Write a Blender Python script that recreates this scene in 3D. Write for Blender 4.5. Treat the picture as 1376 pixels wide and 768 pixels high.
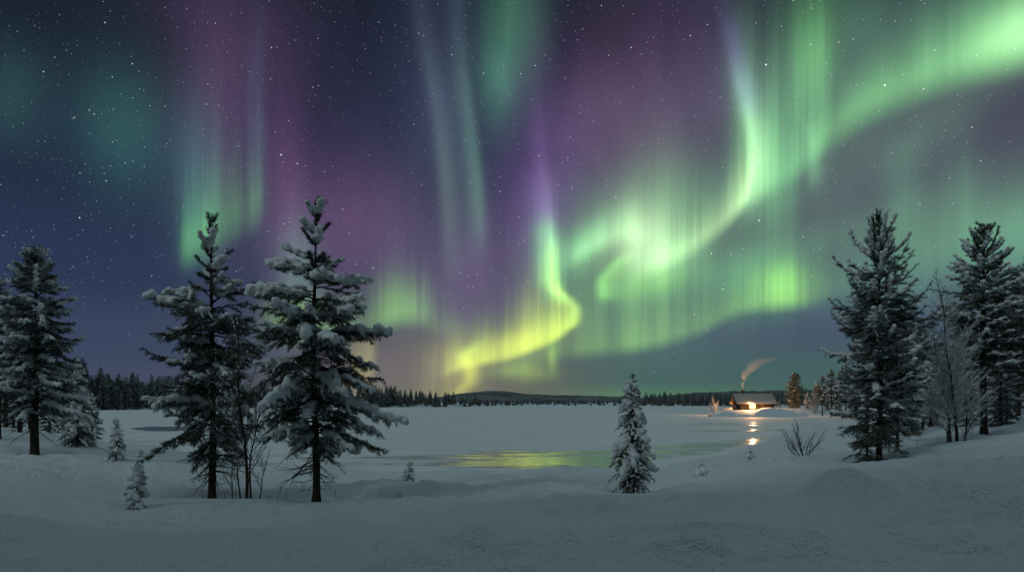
import bpy, bmesh, math, random
import numpy as np
from mathutils import Vector, Matrix, Quaternion

for _o in list(bpy.data.objects):
    bpy.data.objects.remove(_o)
SC = bpy.context.scene
COL = SC.collection

# ------------------------------------------------------------------ camera
F, PX, PY = 820.0, 688.0, 541.0          # focal length in photo pixels, principal point
EYE = 1.7
LAKE_Z = -1.5
cam = bpy.data.objects.new('camera', bpy.data.cameras.new('camera'))
COL.objects.link(cam)
cam.location = (0, 0, EYE)
cam.rotation_euler = (math.pi / 2, 0, 0)
cam.data.sensor_width = 36.0
cam.data.lens = F / 1376 * 36.0
cam.data.shift_y = (PY - 384) / 1376
cam.data.clip_start = 0.05
cam.data.clip_end = 20000
SC.camera = cam

SC.view_settings.view_transform = 'Standard'
SC.view_settings.look = 'None'
SC.view_settings.exposure = 0.0
SC.view_settings.gamma = 1.0
SC.view_settings.use_curve_mapping = False
SC.cycles.max_bounces = 6
SC.cycles.diffuse_bounces = 2
SC.cycles.glossy_bounces = 2
SC.cycles.transparent_max_bounces = 8
SC.cycles.volume_bounces = 1
SC.cycles.sample_clamp_indirect = 4.0
SC.cycles.use_denoising = True
SC.cycles.denoiser = 'OPENIMAGEDENOISE'
SC.cycles.denoising_input_passes = 'RGB_ALBEDO_NORMAL'

MOON_EL, MOON_AZ = 32.0, 232.0            # moon behind the photographer (degrees, azimuth from +Y towards +X)


def lin(c):
    return tuple(((v / 255) / 12.92 if v / 255 < 0.04045 else ((v / 255 + 0.055) / 1.055) ** 2.4) for v in c)


def azel(px, py):
    az = math.atan((px - PX) / F)
    el = math.atan((PY - py) / F * math.cos(az))
    return math.degrees(az), math.degrees(el)


# ------------------------------------------------------------------ small node-expression helper
class NT:
    def __init__(self, tree):
        self.t = tree

    def new(self, kind, **kw):
        n = self.t.nodes.new(kind)
        for k, v in kw.items():
            setattr(n, k, v)
        return n

    def put(self, sock, v):
        if isinstance(v, E):
            self.t.links.new(v.s, sock)
        elif isinstance(v, bpy.types.NodeSocket):
            self.t.links.new(v, sock)
        else:
            sock.default_value = v

    def math(self, op, *a):
        n = self.new('ShaderNodeMath', operation=op)
        for i, v in enumerate(a):
            self.put(n.inputs[i], v)
        return E(self, n.outputs[0])

    def vmath(self, op, *a, out=0):
        n = self.new('ShaderNodeVectorMath', operation=op)
        for i, v in enumerate(a):
            self.put(n.inputs[i], v)
        return E(self, n.outputs[out])

    def scale(self, v, s):
        n = self.new('ShaderNodeVectorMath', operation='SCALE')
        self.put(n.inputs[0], v)
        self.put(n.inputs['Scale'], s)
        return E(self, n.outputs[0])

    def smooth(self, v, a, b, lo=0.0, hi=1.0):
        n = self.new('ShaderNodeMapRange', interpolation_type='SMOOTHSTEP')
        for i, x in enumerate((v, a, b, lo, hi)):
            self.put(n.inputs[i], x)
        return E(self, n.outputs[0])

    def xyz(self, x=0.0, y=0.0, z=0.0):
        n = self.new('ShaderNodeCombineXYZ')
        for i, v in enumerate((x, y, z)):
            self.put(n.inputs[i], v)
        return E(self, n.outputs[0])

    def curve(self, v, pts):
        """smooth curve through pts (x 0..1, y 0..1)"""
        n = self.new('ShaderNodeFloatCurve')
        self.put(n.inputs['Value'], v)
        cm = n.mapping
        cm.extend = 'HORIZONTAL'
        c = cm.curves[0]
        pts = sorted(pts)
        (xa, ya), (xb, yb) = pts[0], pts[-1]
        pts = [(xa - 0.3, ya), (xa - 0.006, ya)] + pts + [(xb + 0.006, yb), (xb + 0.3, yb)]
        cm.use_clip = False
        while len(c.points) < len(pts):
            c.points.new(0.5, 0.5)
        for p, (x, y) in zip(c.points, pts):
            p.location = (x, y)
            p.handle_type = 'AUTO_CLAMPED'
        cm.update()
        return E(self, n.outputs[0])

    def ramp(self, v, stops, interp='EASE'):
        n = self.new('ShaderNodeValToRGB')
        self.put(n.inputs[0], v)
        r = n.color_ramp
        r.interpolation = interp
        stops = sorted(stops)
        while len(r.elements) < len(stops):
            r.elements.new(0.5)
        for e, (p, c) in zip(r.elements, stops):
            e.position = p
            e.color = (*c, 1)
        return E(self, n.outputs[0])

    def mix(self, f, a, b):
        n = self.new('ShaderNodeMix', data_type='RGBA')
        self.put(n.inputs[0], f)
        for s, v in ((n.inputs[6], a), (n.inputs[7], b)):
            self.put(s, v if isinstance(v, E) or len(v) == 4 else (*v, 1))
        return E(self, n.outputs[2])

    def noise(self, vec, scale=1.0, detail=2.0, rough=0.5, dims='3D', out='Fac'):
        n = self.new('ShaderNodeTexNoise', noise_dimensions=dims)
        if vec is not None:
            self.put(n.inputs['Vector'], vec)
        self.put(n.inputs['Scale'], scale)
        n.inputs['Detail'].default_value = detail
        n.inputs['Roughness'].default_value = rough
        return E(self, n.outputs[out])


class E:
    def __init__(self, nt, s):
        self.nt, self.s = nt, s

    def __add__(self, o): return self.nt.math('ADD', self, o)
    def __radd__(self, o): return self.nt.math('ADD', o, self)
    def __sub__(self, o): return self.nt.math('SUBTRACT', self, o)
    def __rsub__(self, o): return self.nt.math('SUBTRACT', o, self)
    def __mul__(self, o): return self.nt.math('MULTIPLY', self, o)
    def __rmul__(self, o): return self.nt.math('MULTIPLY', o, self)
    def __truediv__(self, o): return self.nt.math('DIVIDE', self, o)


# ------------------------------------------------------------------ night sky with aurora
world = bpy.data.worlds.new('World')
SC.world = world
world.use_nodes = True
world.cycles.sampling_method = 'MANUAL'
world.cycles.sample_map_resolution = 512
W = NT(world.node_tree)
for _n in list(world.node_tree.nodes):
    world.node_tree.nodes.remove(_n)
DIR = W.new('ShaderNodeTexCoord').outputs['Generated']
_sep = W.new('ShaderNodeSeparateXYZ')
W.put(_sep.inputs[0], DIR)
dx, dy, dz = (E(W, s) for s in _sep.outputs)
AZ = W.math('ARCTAN2', dx, dy) * (180 / math.pi)
EL = W.math('ARCSINE', dz) * (180 / math.pi)
TA = (AZ + 48.0) / 96.0                    # 0..1 over the part of the sky in front
TE = (EL + 2.0) / 46.0
ta = lambda px, py=400: (azel(px, py)[0] + 48) / 96
te = lambda px, py: (azel(px, py)[1] + 2) / 46
AE = W.xyz(AZ, EL, 0.0)

# ray structure of the curtains: noise that is drawn out along the height
RAYF = W.noise(W.xyz(AZ + (W.noise(W.xyz(AZ, 0.0, 17.0), 0.12, 1.0, 0.5) - 0.5) * 14.0, EL * 0.030, 3.0), 0.85, 3.0, 0.62)
RAYM = W.noise(W.xyz(AZ * 1.0, EL * 0.05, 9.0), 0.33, 1.0, 0.5)
RAYV = W.noise(W.xyz(AZ * 1.0, EL * 0.020, 5.0), 3.4, 1.0, 0.5)
RAY = W.smooth(RAYF * 0.42 + RAYM * 0.50 + RAYV * 0.08, 0.33, 0.67, 0.15, 1.65)
SOFT = W.noise(W.xyz(AZ, EL * 0.55, 1.0), 0.16, 2.0, 0.5)     # slow wander
SOFTM = W.smooth(SOFT, 0.3, 0.7, 0.65, 1.35)

high = W.smooth(EL, 36.0, 62.0)
behind = W.smooth(W.math('ABSOLUTE', AZ), 46.0, 75.0)
FRONT = (1.0 - high) * (1.0 - behind)
shaders = []


def background(col, strength):
    n = W.new('ShaderNodeBackground')
    W.put(n.inputs[0], col if isinstance(col, (E, bpy.types.NodeSocket)) else (*col, 1))
    W.put(n.inputs[1], strength)
    shaders.append(n.outputs[0])


tot, n_layers = None, 0


def flush():
    global tot
    if tot is not None:
        background(tot, FRONT)
        tot = None


def layer(col, intensity):
    global tot, n_layers
    n = W.new('ShaderNodeMix', data_type='RGBA', blend_type='ADD', clamp_factor=False, clamp_result=False)
    W.put(n.inputs[0], intensity)
    W.put(n.inputs[6], (0, 0, 0, 1) if tot is None else tot)
    W.put(n.inputs[7], col if isinstance(col, E) else (*col, 1))
    tot = E(W, n.outputs[2])
    n_layers += 1
    if n_layers % 8 == 0:
        flush()


def add(intensity, col):
    """col: sRGB triple of the light this layer adds at intensity 1"""
    layer(col if isinstance(col, E) else lin(col), intensity)


def band(edge, amp, up, col, soft=10, ray=0.5, power=1.0, top=None, topk=1.0):
    """curtain seen from the side: lower edge [(px,py)], brightness [(px,a)], height [(px,h px)]"""
    edge = sorted(edge)
    e = W.curve(TA, [(ta(x), te(x, y)) for x, y in edge]) * 46.0 - 2.0
    amax = max(a for _, a in amp)
    a = W.curve(TA, [(ta(x), v / amax) for x, v in amp]) * amax
    h = W.curve(TA, [(ta(x), v / 400) for x, v in up]) * (400 * 0.066)
    d = EL - e
    if ray:
        rr = RAY * ray + (1 - ray)
        h = h * (rr * 0.7 + 0.3)
    else:
        rr = SOFTM
    s = soft * 0.066
    lo = W.smooth(d, -s, s)
    q = W.math('MAXIMUM', d, 0.0) / h
    if power != 1.0:
        q = W.math('POWER', q, power)
    up_ = W.math('POWER', 0.3679, q)
    i = a * lo * up_ * rr
    if top is not None:
        col = W.mix(W.smooth(d / h, 0.2, 2.2 * topk), lin(col), lin(top))
    add(i, col)


def strand(path, amp, wl, wr, stops, ray=0.0):
    """steep fold: centre line [(px,py)], brightness [(py,a)], widths in px to either side, colour stops [(py,rgb)]"""
    xs = path[len(path) // 2][0]
    c = W.curve(TE, [(te(x, y), ta(x)) for x, y in path]) * 96.0 - 48.0
    amax = max(v for _, v in amp)
    a = W.curve(TE, [(te(xs, y), v / amax) for y, v in amp]) * amax
    d = AZ - c
    k = 0.066 if abs(xs - 688) < 250 else 0.056
    w = W.smooth(d, -0.3 * k * wl, 0.3 * k * wr, wl * k, wr * k)
    q = d / w
    g = W.math('POWER', 0.3679, q * q)
    i = a * g
    if ray:
        i = i * (RAY * ray + (1 - ray))
    if len(stops) == 1:
        add(i, stops[0][1])
    else:
        add(i, W.ramp(TE, [(te(xs, y), lin(cc)) for y, cc in stops], 'EASE'))


def glow(px, py, rx, ry, col, amp=1.0, rot=0, ray=0.0, p=1.0):
    """soft patch of light in the sky, radii in px"""
    az, el = azel(px, py)
    k = math.degrees(1 / F) * math.cos(math.radians(az)) ** 2
    kv = math.degrees(1 / F) * math.cos(math.radians(az))
    n = W.new('ShaderNodeMapping', vector_type='TEXTURE')
    W.put(n.inputs[0], AE)
    n.inputs['Location'].default_value = (az, el, 0)
    n.inputs['Rotation'].default_value = (0, 0, math.radians(rot))
    n.inputs['Scale'].default_value = (rx * k, ry * kv, 1)
    q = W.vmath('DOT_PRODUCT', n.outputs[0], n.outputs[0], out=1)
    if p != 1.0:
        q = W.math('POWER', q, p)
    i = W.math('POWER', 0.3679, q)
    i = i * (RAY * ray + (1 - ray)) * amp if ray else i * SOFTM * amp
    add(i, col)


# --- base: moonlit air, deep blue high up, paler and greener towards the horizon
base_l = W.ramp(TE, [(te(60, 541), lin((68, 76, 98))), (te(60, 450), lin((56, 68, 94))), (te(60, 350), lin((42, 54, 82))),
                     (te(60, 200), lin((32, 42, 64))), (te(60, 0), lin((24, 32, 46)))])
base_c = W.ramp(TE, [(te(688, 541), lin((92, 98, 92))), (te(688, 480), lin((82, 84, 92))), (te(688, 380), lin((62, 62, 84))),
                     (te(688, 200), lin((38, 42, 66))), (te(688, 0), lin((25, 30, 46)))])
base_r = W.ramp(TE, [(te(1000, 541), lin((66, 104, 86))), (te(1000, 505), lin((66, 94, 96))), (te(1000, 440), lin((68, 80, 102))),
                     (te(1000, 300), lin((78, 82, 96))), (te(1000, 150), lin((68, 68, 86))), (te(1000, 0), lin((36, 38, 54)))])
fa = W.smooth(AZ, azel(120, 400)[0], azel(640, 400)[0])
fb = W.smooth(AZ, azel(680, 400)[0], azel(880, 400)[0])
tot = W.mix(fb, W.mix(fa, base_l, base_c), base_r)

G1, G2, YG, PAL, PUR, MAG, TEAL = (70, 170, 95), (60, 140, 95), (150, 190, 40), (170, 235, 170), (105, 70, 150), (120, 55, 110), (50, 130, 105)
# 1 main low curtain, yellow-green, running in from the horizon
band([(585, 506), (612, 498), (640, 490), (680, 482), (720, 468), (750, 454), (774, 436), (800, 420)],
     [(575, 0), (600, .3), (625, .75), (650, .95), (690, 1.0), (745, 1.0), (768, .7), (788, 0)],
     [(600, 40), (640, 42), (690, 58), (740, 70), (770, 40)], (182, 200, 54), soft=8, ray=.45, power=1.15, top=(80, 128, 58))
glow(690, 462, 56, 16, (130, 136, 34), 1.0, rot=18)
glow(738, 440, 20, 30, (90, 130, 40), .7, ray=.3)
# its foot, falling to the horizon
strand([(652, 450), (634, 466), (626, 482), (631, 498), (630, 512), (616, 532)], [(440, 0), (468, .6), (490, 1), (508, .85), (530, .35), (545, .1)], 10, 13,
       [(541, (160, 150, 46)), (500, (172, 180, 44)), (460, (140, 176, 56))], ray=.2)
glow(606, 496, 36, 40, (116, 118, 30), .7, ray=.6)
# 2 the S fold above it
strand([(756, 452), (768, 436), (771, 418), (762, 402), (747, 388), (741, 365), (741, 335), (737, 305), (733, 260), (728, 200), (722, 130)],
       [(460, 0), (440, .6), (420, 1), (350, 1), (310, .7), (260, .32), (200, .24), (140, .10), (90, 0)], 13, 9,
       [(440, (172, 212, 72)), (350, (152, 214, 106)), (310, (128, 186, 130)), (270, (130, 116, 156)), (200, (112, 76, 130)), (120, (86, 62, 112))], ray=.25)
strand([(742, 400), (736, 370), (731, 330), (728, 300), (722, 260)], [(420, 0), (385, .55), (330, .5), (290, .3), (240, .15), (180, 0)], 16, 26,
       [(400, (110, 200, 100)), (320, (110, 190, 120)), (280, (120, 110, 160)), (200, (110, 70, 140))], ray=.5)
# 3 veil right of the fold, its lower edge rising to the right
band([(640, 505), (700, 497), (745, 482), (800, 474), (870, 466), (940, 446), (1000, 418), (1050, 412), (1090, 408), (1130, 395)],
     [(640, 0), (690, .5), (740, .35), (780, .55), (825, .6), (860, .9), (890, .75), (930, .7), (990, .7), (1040, 1.25), (1070, 1.2), (1090, .5), (1130, .2), (1180, 0)],
     [(640, 26), (740, 50), (800, 66), (870, 66), (1000, 50), (1100, 46)], (106, 152, 60), soft=12, ray=.34, power=1.5, top=(70, 128, 84))
glow(1054, 378, 36, 26, (112, 180, 58), .75, ray=.5, p=1.2)
glow(1010, 385, 70, 40, (54, 110, 60), .8, ray=.5)
glow(650, 470, 80, 26, (90, 110, 30), .3)
glow(705, 500, 40, 12, (120, 150, 30), .6, ray=.5)
glow(742, 480, 6, 16, (120, 160, 40), .7)
glow(850, 430, 130, 55, (64, 100, 56), .7, ray=.3)
# 4 the bright whorl
band([(756, 356), (775, 349), (795, 338), (815, 328), (840, 320), (866, 322)], [(752, 0), (770, .55), (800, .75), (840, .7), (862, .35), (884, 0)],
     [(760, 20), (800, 26), (860, 30)], (124, 178, 116), soft=14, ray=.4, power=1.4, top=(60, 120, 80))
glow(858, 316, 44, 38, (152, 168, 126), .85, ray=.2)
glow(866, 330, 24, 30, (120, 140, 112), .9, ray=.3)
glow(845, 325, 92, 56, (94, 142, 84), .75, rot=14, ray=.2)
glow(795, 322, 48, 20, (92, 150, 100), .9, rot=32, ray=.2)
glow(770, 345, 22, 26, (84, 150, 84), .6, ray=.2)
glow(872, 378, 58, 22, (96, 152, 52), .85, ray=.25, rot=10)
glow(905, 345, 46, 22, (104, 160, 108), .8, rot=18, ray=.3)
strand([(840, 335), (822, 360), (810, 382), (812, 408)], [(325, 0), (355, .75), (385, .8), (402, .3), (420, 0)], 9, 18, [(380, (116, 186, 84))], ray=.2)
glow(893, 262, 50, 62, (74, 118, 70), .7, ray=.2)
glow(840, 280, 90, 50, (54, 92, 64), .45, ray=.1)
# 5 bright arm climbing from the whorl to the upper right
band([(830, 374), (865, 366), (905, 350), (945, 326), (980, 297), (1005, 265), (1022, 225)],
     [(830, 0), (865, .5), (900, .8), (960, .95), (1000, 1.0), (1016, .5), (1036, 0)],
     [(850, 30), (900, 36), (960, 44), (1010, 50)], (168, 206, 138), soft=15, ray=.45, power=1.3, top=(60, 130, 90))
strand([(1000, 285), (1012, 250), (1015, 215), (1012, 180), (1004, 145), (996, 115), (986, 70), (976, 30), (966, -5)],
       [(310, 0), (270, .6), (225, 1), (170, .9), (120, .65), (70, .42), (20, .25), (-20, .1)], 12, 20,
       [(260, (156, 206, 146)), (180, (140, 194, 140)), (120, (122, 146, 160)), (60, (95, 80, 145)), (0, (80, 62, 115))], ray=.2)
glow(1018, 190, 30, 100, (84, 146, 84), .75, rot=8, ray=.4)
glow(960, 285, 90, 44, (64, 120, 68), .5, rot=40, ray=.2)
glow(1052, 215, 26, 80, (60, 112, 70), .6, ray=.7)
glow(1035, 265, 46, 46, (46, 84, 58), .5, ray=.6)
strand([(1093, 260), (1091, 200), (1084, 150)], [(275, 0), (240, .3), (205, .4), (170, .25), (120, 0)], 8, 12, [(200, (110, 175, 120))])
band([(995, 285), (1015, 268), (1040, 252), (1070, 234), (1100, 208), (1120, 190)], [(990, 0), (1012, .6), (1035, .75), (1060, .7), (1090, .75), (1112, .4), (1130, 0)],
     [(1000, 70), (1050, 95), (1110, 70)], (88, 150, 92), soft=16, ray=.6, power=1.3, top=(64, 120, 84))
# 6 broad arm across the upper right corner
band([(1050, 240), (1095, 206), (1130, 178), (1170, 152), (1220, 128), (1280, 104), (1376, 76), (1500, 60)],
     [(1010, 0), (1050, .10), (1085, .26), (1120, .5), (1160, .74), (1200, .82), (1280, .95), (1350, 1.1), (1420, 1), (1600, .3)],
     [(1060, 40), (1150, 46), (1300, 58), (1400, 66)], (118, 196, 114), soft=24, ray=.16, power=1.8, top=(64, 130, 84))
glow(1372, 45, 56, 34, (136, 186, 128), .9)
glow(1200, 168, 170, 40, (66, 96, 68), .45, rot=28)
glow(1092, 82, 30, 60, (88, 156, 84), .85, ray=.25)
glow(1100, 110, 100, 130, (54, 94, 66), .6)
glow(1230, 40, 170, 60, (54, 94, 68), .55)
glow(1220, 205, 110, 26, (54, 84, 62), .5, rot=30)
# 7 faint veils low on the right
glow(1290, 322, 170, 54, (68, 116, 74), 1.0, ray=.15, rot=8)
glow(1040, 342, 170, 26, (60, 104, 68), .8, rot=14)
glow(1215, 265, 22, 60, (54, 104, 72), .65, ray=.4)
glow(1285, 250, 30, 55, (54, 100, 70), .6, ray=.6)
glow(1376, 325, 90, 60, (60, 110, 80), .8, ray=.3)
glow(1180, 390, 90, 40, (44, 84, 64), .6, ray=.3)
# 8 left: curtain with purple top
band([(228, 345), (262, 338), (300, 318), (340, 296), (372, 285)], [(228, 0), (246, .7), (275, 1.0), (300, .5), (330, .6), (350, .3), (372, 0)],
     [(230, 46), (280, 66), (350, 80)], (88, 160, 86), soft=30, ray=.7, power=1.2, top=(50, 92, 88))
glow(300, 175, 58, 130, (82, 52, 82), .62, ray=.2)
glow(262, 240, 36, 90, (44, 92, 84), .7, ray=.4)
glow(345, 190, 14, 100, (60, 70, 92), .6)
glow(165, 175, 56, 74, (38, 84, 74), .8, ray=.2)
glow(15, 125, 70, 60, (28, 60, 48), .8)
glow(320, 40, 130, 100, (56, 38, 60), .5)
# 9 centre: thin tilted rays and purple veils
strand([(560, -10), (572, 60), (585, 130), (597, 220), (604, 330), (606, 400)], [(430, 0), (350, .25), (260, .5), (170, .55), (80, .4), (0, .35)], 12, 18,
       [(260, (88, 112, 94)), (120, (76, 90, 92)), (0, (56, 60, 78))])
strand([(616, 0), (622, 90), (632, 170), (642, 260), (645, 340)], [(390, 0), (320, .3), (250, .65), (150, .6), (70, .4), (0, .35)], 17, 10,
       [(260, (82, 122, 96)), (120, (76, 108, 96)), (0, (58, 74, 84))])
glow(688, 40, 38, 80, (58, 112, 80), .75, ray=.2, rot=-5)
glow(665, 115, 22, 44, (48, 96, 76), .8)
glow(600, 200, 80, 190, (46, 54, 72), .6)
glow(470, 300, 90, 80, (94, 58, 92), .65, ray=.1)
glow(385, 270, 26, 120, (90, 54, 90), .6, ray=.2)
glow(640, 380, 80, 90, (86, 62, 92), .6)
glow(722, 250, 44, 130, (76, 46, 100), .65)
glow(840, 170, 120, 95, (80, 48, 74), .7)
glow(940, 90, 70, 110, (56, 40, 72), .6)
glow(770, 250, 50, 70, (66, 50, 84), .55)
# 10 behind the pair of pines
band([(360, 452), (430, 448), (500, 440), (555, 430), (600, 445), (660, 448)], [(350, 0), (400, .7), (460, .6), (505, .8), (545, 1.0), (575, .6), (620, .25), (680, 0)],
     [(380, 34), (460, 40), (550, 46), (640, 26)], (96, 142, 70), soft=18, ray=.35, power=1.2, top=(70, 90, 84))
glow(540, 404, 40, 32, (96, 140, 64), .42, ray=.4)
glow(395, 425, 32, 26, (130, 170, 56), .6, ray=.5)
glow(398, 360, 26, 60, (66, 110, 84), .75, ray=.4)
strand([(493, 540), (494, 500), (496, 440)], [(545, .3), (515, .75), (485, .85), (450, .2), (430, 0)], 22, 9, [(541, (132, 112, 50)), (490, (130, 130, 56))], ray=.3)
glow(560, 500, 140, 40, (94, 76, 66), .6)
glow(620, 535, 110, 16, (110, 96, 40), .4)
glow(880, 535, 130, 16, (76, 100, 60), .4)

# --- stars: points scattered over the whole sphere
def stars(scale, r0, r1, bright, seed):
    n = W.new('ShaderNodeTexVoronoi', feature='F1')
    v = W.vmath('ADD', DIR, (seed, seed * 0.37, seed * 0.11))
    W.put(n.inputs['Vector'], v)
    n.inputs['Scale'].default_value = scale
    sp = W.new('ShaderNodeSeparateColor')
    W.put(sp.inputs[0], n.outputs['Color'])
    mag = W.math('POWER', E(W, sp.outputs[0]), 5.0)
    rad = mag * (r1 - r0) * scale + r0 * scale
    i = W.smooth(E(W, n.outputs['Distance']) / rad, 0.25, 1.0, 1.0, 0.0)
    i = i * (mag * bright + bright * 0.12)
    tint = W.mix(E(W, sp.outputs[1]), (0.75, 0.86, 1.0), (1.0, 0.92, 0.84))
    fade = W.smooth(EL, 0.5, 14.0, 0.15, 1.0)
    layer(tint, i * fade)

stars(52, 0.0007, 0.0014, 1.4, 3.1)
stars(135, 0.0007, 0.0011, 0.65, 11.7)
stars(260, 0.0006, 0.0008, 0.36, 23.3)


flush()
# overhead and behind the view: an added unseen bright lobe lights the snow
FILL_LOBE = Vector((-.12, -math.cos(math.radians(52)), math.sin(math.radians(52)))).normalized()
background(W.mix(high, W.mix(W.smooth(EL, 0, 40), lin((60, 74, 86)), lin((44, 58, 66))), W.mix(W.smooth(W.vmath('DOT_PRODUCT', DIR, tuple(FILL_LOBE), out=1), 0.25, 1.0), lin((56, 72, 80)), lin((148, 173, 178)))),
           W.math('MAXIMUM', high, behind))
nish = W.new('ShaderNodeTexSky', sky_type='NISHITA')
nish.sun_disc = False
nish.sun_elevation = math.radians(MOON_EL)
nish.sun_rotation = math.radians(MOON_AZ)
background(nish.outputs[0], 0.0008)      # moonlit air: the day sky's colours at a night's strength
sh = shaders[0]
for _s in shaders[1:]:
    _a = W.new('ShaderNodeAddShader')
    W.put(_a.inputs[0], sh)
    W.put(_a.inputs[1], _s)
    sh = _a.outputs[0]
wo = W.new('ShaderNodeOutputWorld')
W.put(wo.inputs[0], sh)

moon = bpy.data.objects.new('moon_light', bpy.data.lights.new('moon_light', 'SUN'))
COL.objects.link(moon)
moon.data.energy = 0.34
moon.data.angle = math.radians(10)
moon.data.color = (0.84, 1.0, 1.0)
_d = Vector((math.sin(math.radians(MOON_AZ)) * math.cos(math.radians(MOON_EL)),
             math.cos(math.radians(MOON_AZ)) * math.cos(math.radians(MOON_EL)), math.sin(math.radians(MOON_EL))))
moon.rotation_euler = _d.to_track_quat('Z', 'Y').to_euler()

# ------------------------------------------------------------------ mesh + tagging helpers
def mesh_obj(name, verts, faces, mats, parent=None, smooth=True, mat_idx=None):
    """one mesh object from arrays; faces is an (n,3) or (n,4) int array or a list of such arrays"""
    me = bpy.data.meshes.new(name)
    verts = np.asarray(verts, np.float32)
    fl = faces if isinstance(faces, list) else [faces]
    fl = [np.asarray(f, np.int32) for f in fl if len(f)]
    nl = sum(f.size for f in fl)
    nf = sum(len(f) for f in fl)
    me.vertices.add(len(verts))
    me.vertices.foreach_set('co', verts.ravel())
    me.loops.add(nl)
    me.loops.foreach_set('vertex_index', np.concatenate([f.ravel() for f in fl]))
    me.polygons.add(nf)
    sizes = np.concatenate([np.full(len(f), f.shape[1], np.int32) for f in fl])
    starts = np.concatenate([[0], np.cumsum(sizes)[:-1]]).astype(np.int32)
    me.polygons.foreach_set('loop_start', starts)
    if smooth:
        me.polygons.foreach_set('use_smooth', np.ones(nf, bool))
    for m in (mats if isinstance(mats, (list, tuple)) else [mats]):
        me.materials.append(m)
    if mat_idx is not None:
        me.polygons.foreach_set('material_index', np.asarray(mat_idx, np.int32))
    me.update(calc_edges=True)
    o = bpy.data.objects.new(name, me)
    COL.objects.link(o)
    if parent is not None:
        o.parent = parent
    return o


def tag(o, label=None, cat=None, group=None, kind=None):
    for k, v in (('label', label), ('category', cat), ('group', group), ('kind', kind)):
        if v:
            o[k] = v
    return o


def empty(name, loc, rz=0.0, scale=1.0):
    o = bpy.data.objects.new(name, None)
    COL.objects.link(o)
    o.location = loc
    o.rotation_euler = (0, 0, rz)
    o.scale = (scale,) * 3
    o.empty_display_size = 0.2
    return o


def copy_tree(o, parent=None):
    c = o.copy()
    COL.objects.link(c)
    c.parent = parent
    for ch in o.children:
        copy_tree(ch, c)
    return c


# ------------------------------------------------------------------ numpy value noise
def vnoise(x, y, seed=0):
    xi, yi = np.floor(x), np.floor(y)
    fx, fy = x - xi, y - yi
    fx, fy = fx * fx * (3 - 2 * fx), fy * fy * (3 - 2 * fy)

    def h(a, b):
        n = (a.astype(np.int64) * 374761393 + b.astype(np.int64) * 668265263 + seed * 974711) & 0x7fffffff
        n = ((n ^ (n >> 13)) * 1274126177) & 0x7fffffff
        return ((n ^ (n >> 16)) & 0xffff) / 65535.0
    return (h(xi, yi) * (1 - fx) + h(xi + 1, yi) * fx) * (1 - fy) + (h(xi, yi + 1) * (1 - fx) + h(xi + 1, yi + 1) * fx) * fy - 0.5


def fbm(x, y, seed=0, octs=4, rough=0.5):
    s, a = 0.0, 1.0
    for k in range(octs):
        s = s + a * vnoise(x * 2 ** k + 17.3 * k, y * 2 ** k - 9.1 * k, seed + k)
        a *= rough
    return s


def sstep(a, b, v):
    t = np.clip((v - a) / (b - a), 0, 1)
    return t * t * (3 - 2 * t)


# ------------------------------------------------------------------ shape of the land: bank, shore, headland, far rim
BANK = {  # along each line of sight (photo column): (distance, height)
    -900: [(5, 0), (24, .5), (60, 1.2), (150, 2), (400, 3)],
    -300: [(5, 0), (12, .02), (24, .3), (45, .6), (100, 1.0), (200, 1.2)],
    -60: [(5, 0), (12, -.1), (24, .05), (36, .3), (48, .25), (70, -.7), (90, -1.5), (105, -2.0), (150, -2.4)],
    47: [(5, 0), (12, -.2), (24, -.17), (34, .1), (42, -.2), (55, -1.1), (66, -1.6), (80, -2.0), (150, -2.4)],
    105: [(5, 0), (13, -.36), (20, -.32), (27, -.18), (34, -.4), (46, -1.2), (56, -1.6), (70, -2.0), (150, -2.4)],
    180: [(5, 0), (13, -.44), (18, -.5), (22, -.42), (30, -.75), (42, -1.35), (50, -1.7), (60, -2), (150, -2.4)],
    340: [(5, 0), (10, -.3), (15, -.66), (20, -.8), (27, -1.15), (33, -1.5), (38, -1.9), (150, -2.4)],
    510: [(5, 0), (10, -.28), (15, -.62), (19, -.75), (24, -1.1), (28.4, -1.5), (32, -1.9), (150, -2.4)],
    690: [(5, 0), (10, -.26), (15, -.6), (19, -.78), (23.5, -1.1), (27.3, -1.5), (31, -1.9), (150, -2.4)],
    850: [(5, 0), (10, -.25), (16, -.66), (20, -.85), (25, -1.15), (30.5, -1.5), (34, -1.9), (150, -2.4)],
    960: [(5, 0), (10, -.2), (16, -.5), (21, -.66), (28, -1.0), (37, -1.5), (42, -1.9), (150, -2.4)],
    1010: [(5, 0), (12, -.22), (20, -.5), (26, -.71), (36, -1.1), (46, -1.5), (52, -1.75), (150, -2.2)],
    1045: [(5, 0), (12, -.18), (22, -.4), (32, -.7), (45, -1.1), (64, -1.5), (74, -1.62), (150, -1.7)],
    1085: [(5, 0), (12, -.12), (24, -.35), (40, -.75), (60, -1.1), (90, -1.35), (150, -1.2)],
    1180: [(5, 0.02), (12, -.08), (20, -.13), (30, -.12), (60, -.4), (100, -.5), (150, -.4)],
    1320: [(5, .05), (12, .15), (25, .46), (45, .8), (100, 1.0), (150, 1.0)],
    1420: [(5, .08), (12, .3), (25, .8), (50, 1.2), (150, 1.3)],
    1800: [(5, .1), (12, .5), (25, 1.2), (50, 1.8), (150, 2.2)],
    2600: [(5, .1), (12, .6), (25, 1.3), (50, 2.0), (150, 2.5)],
}
_cols = np.array(sorted(BANK))
_dd = np.concatenate([np.geomspace(5, 150, 120)])
_tab = np.stack([np.interp(_dd, *zip(*BANK[c])) for c in _cols])
for _ in range(4):   # round the corners of the profiles
    _tab[:, 1:-1] = (_tab[:, :-2] + 2 * _tab[:, 1:-1] + _tab[:, 2:]) / 4
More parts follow.
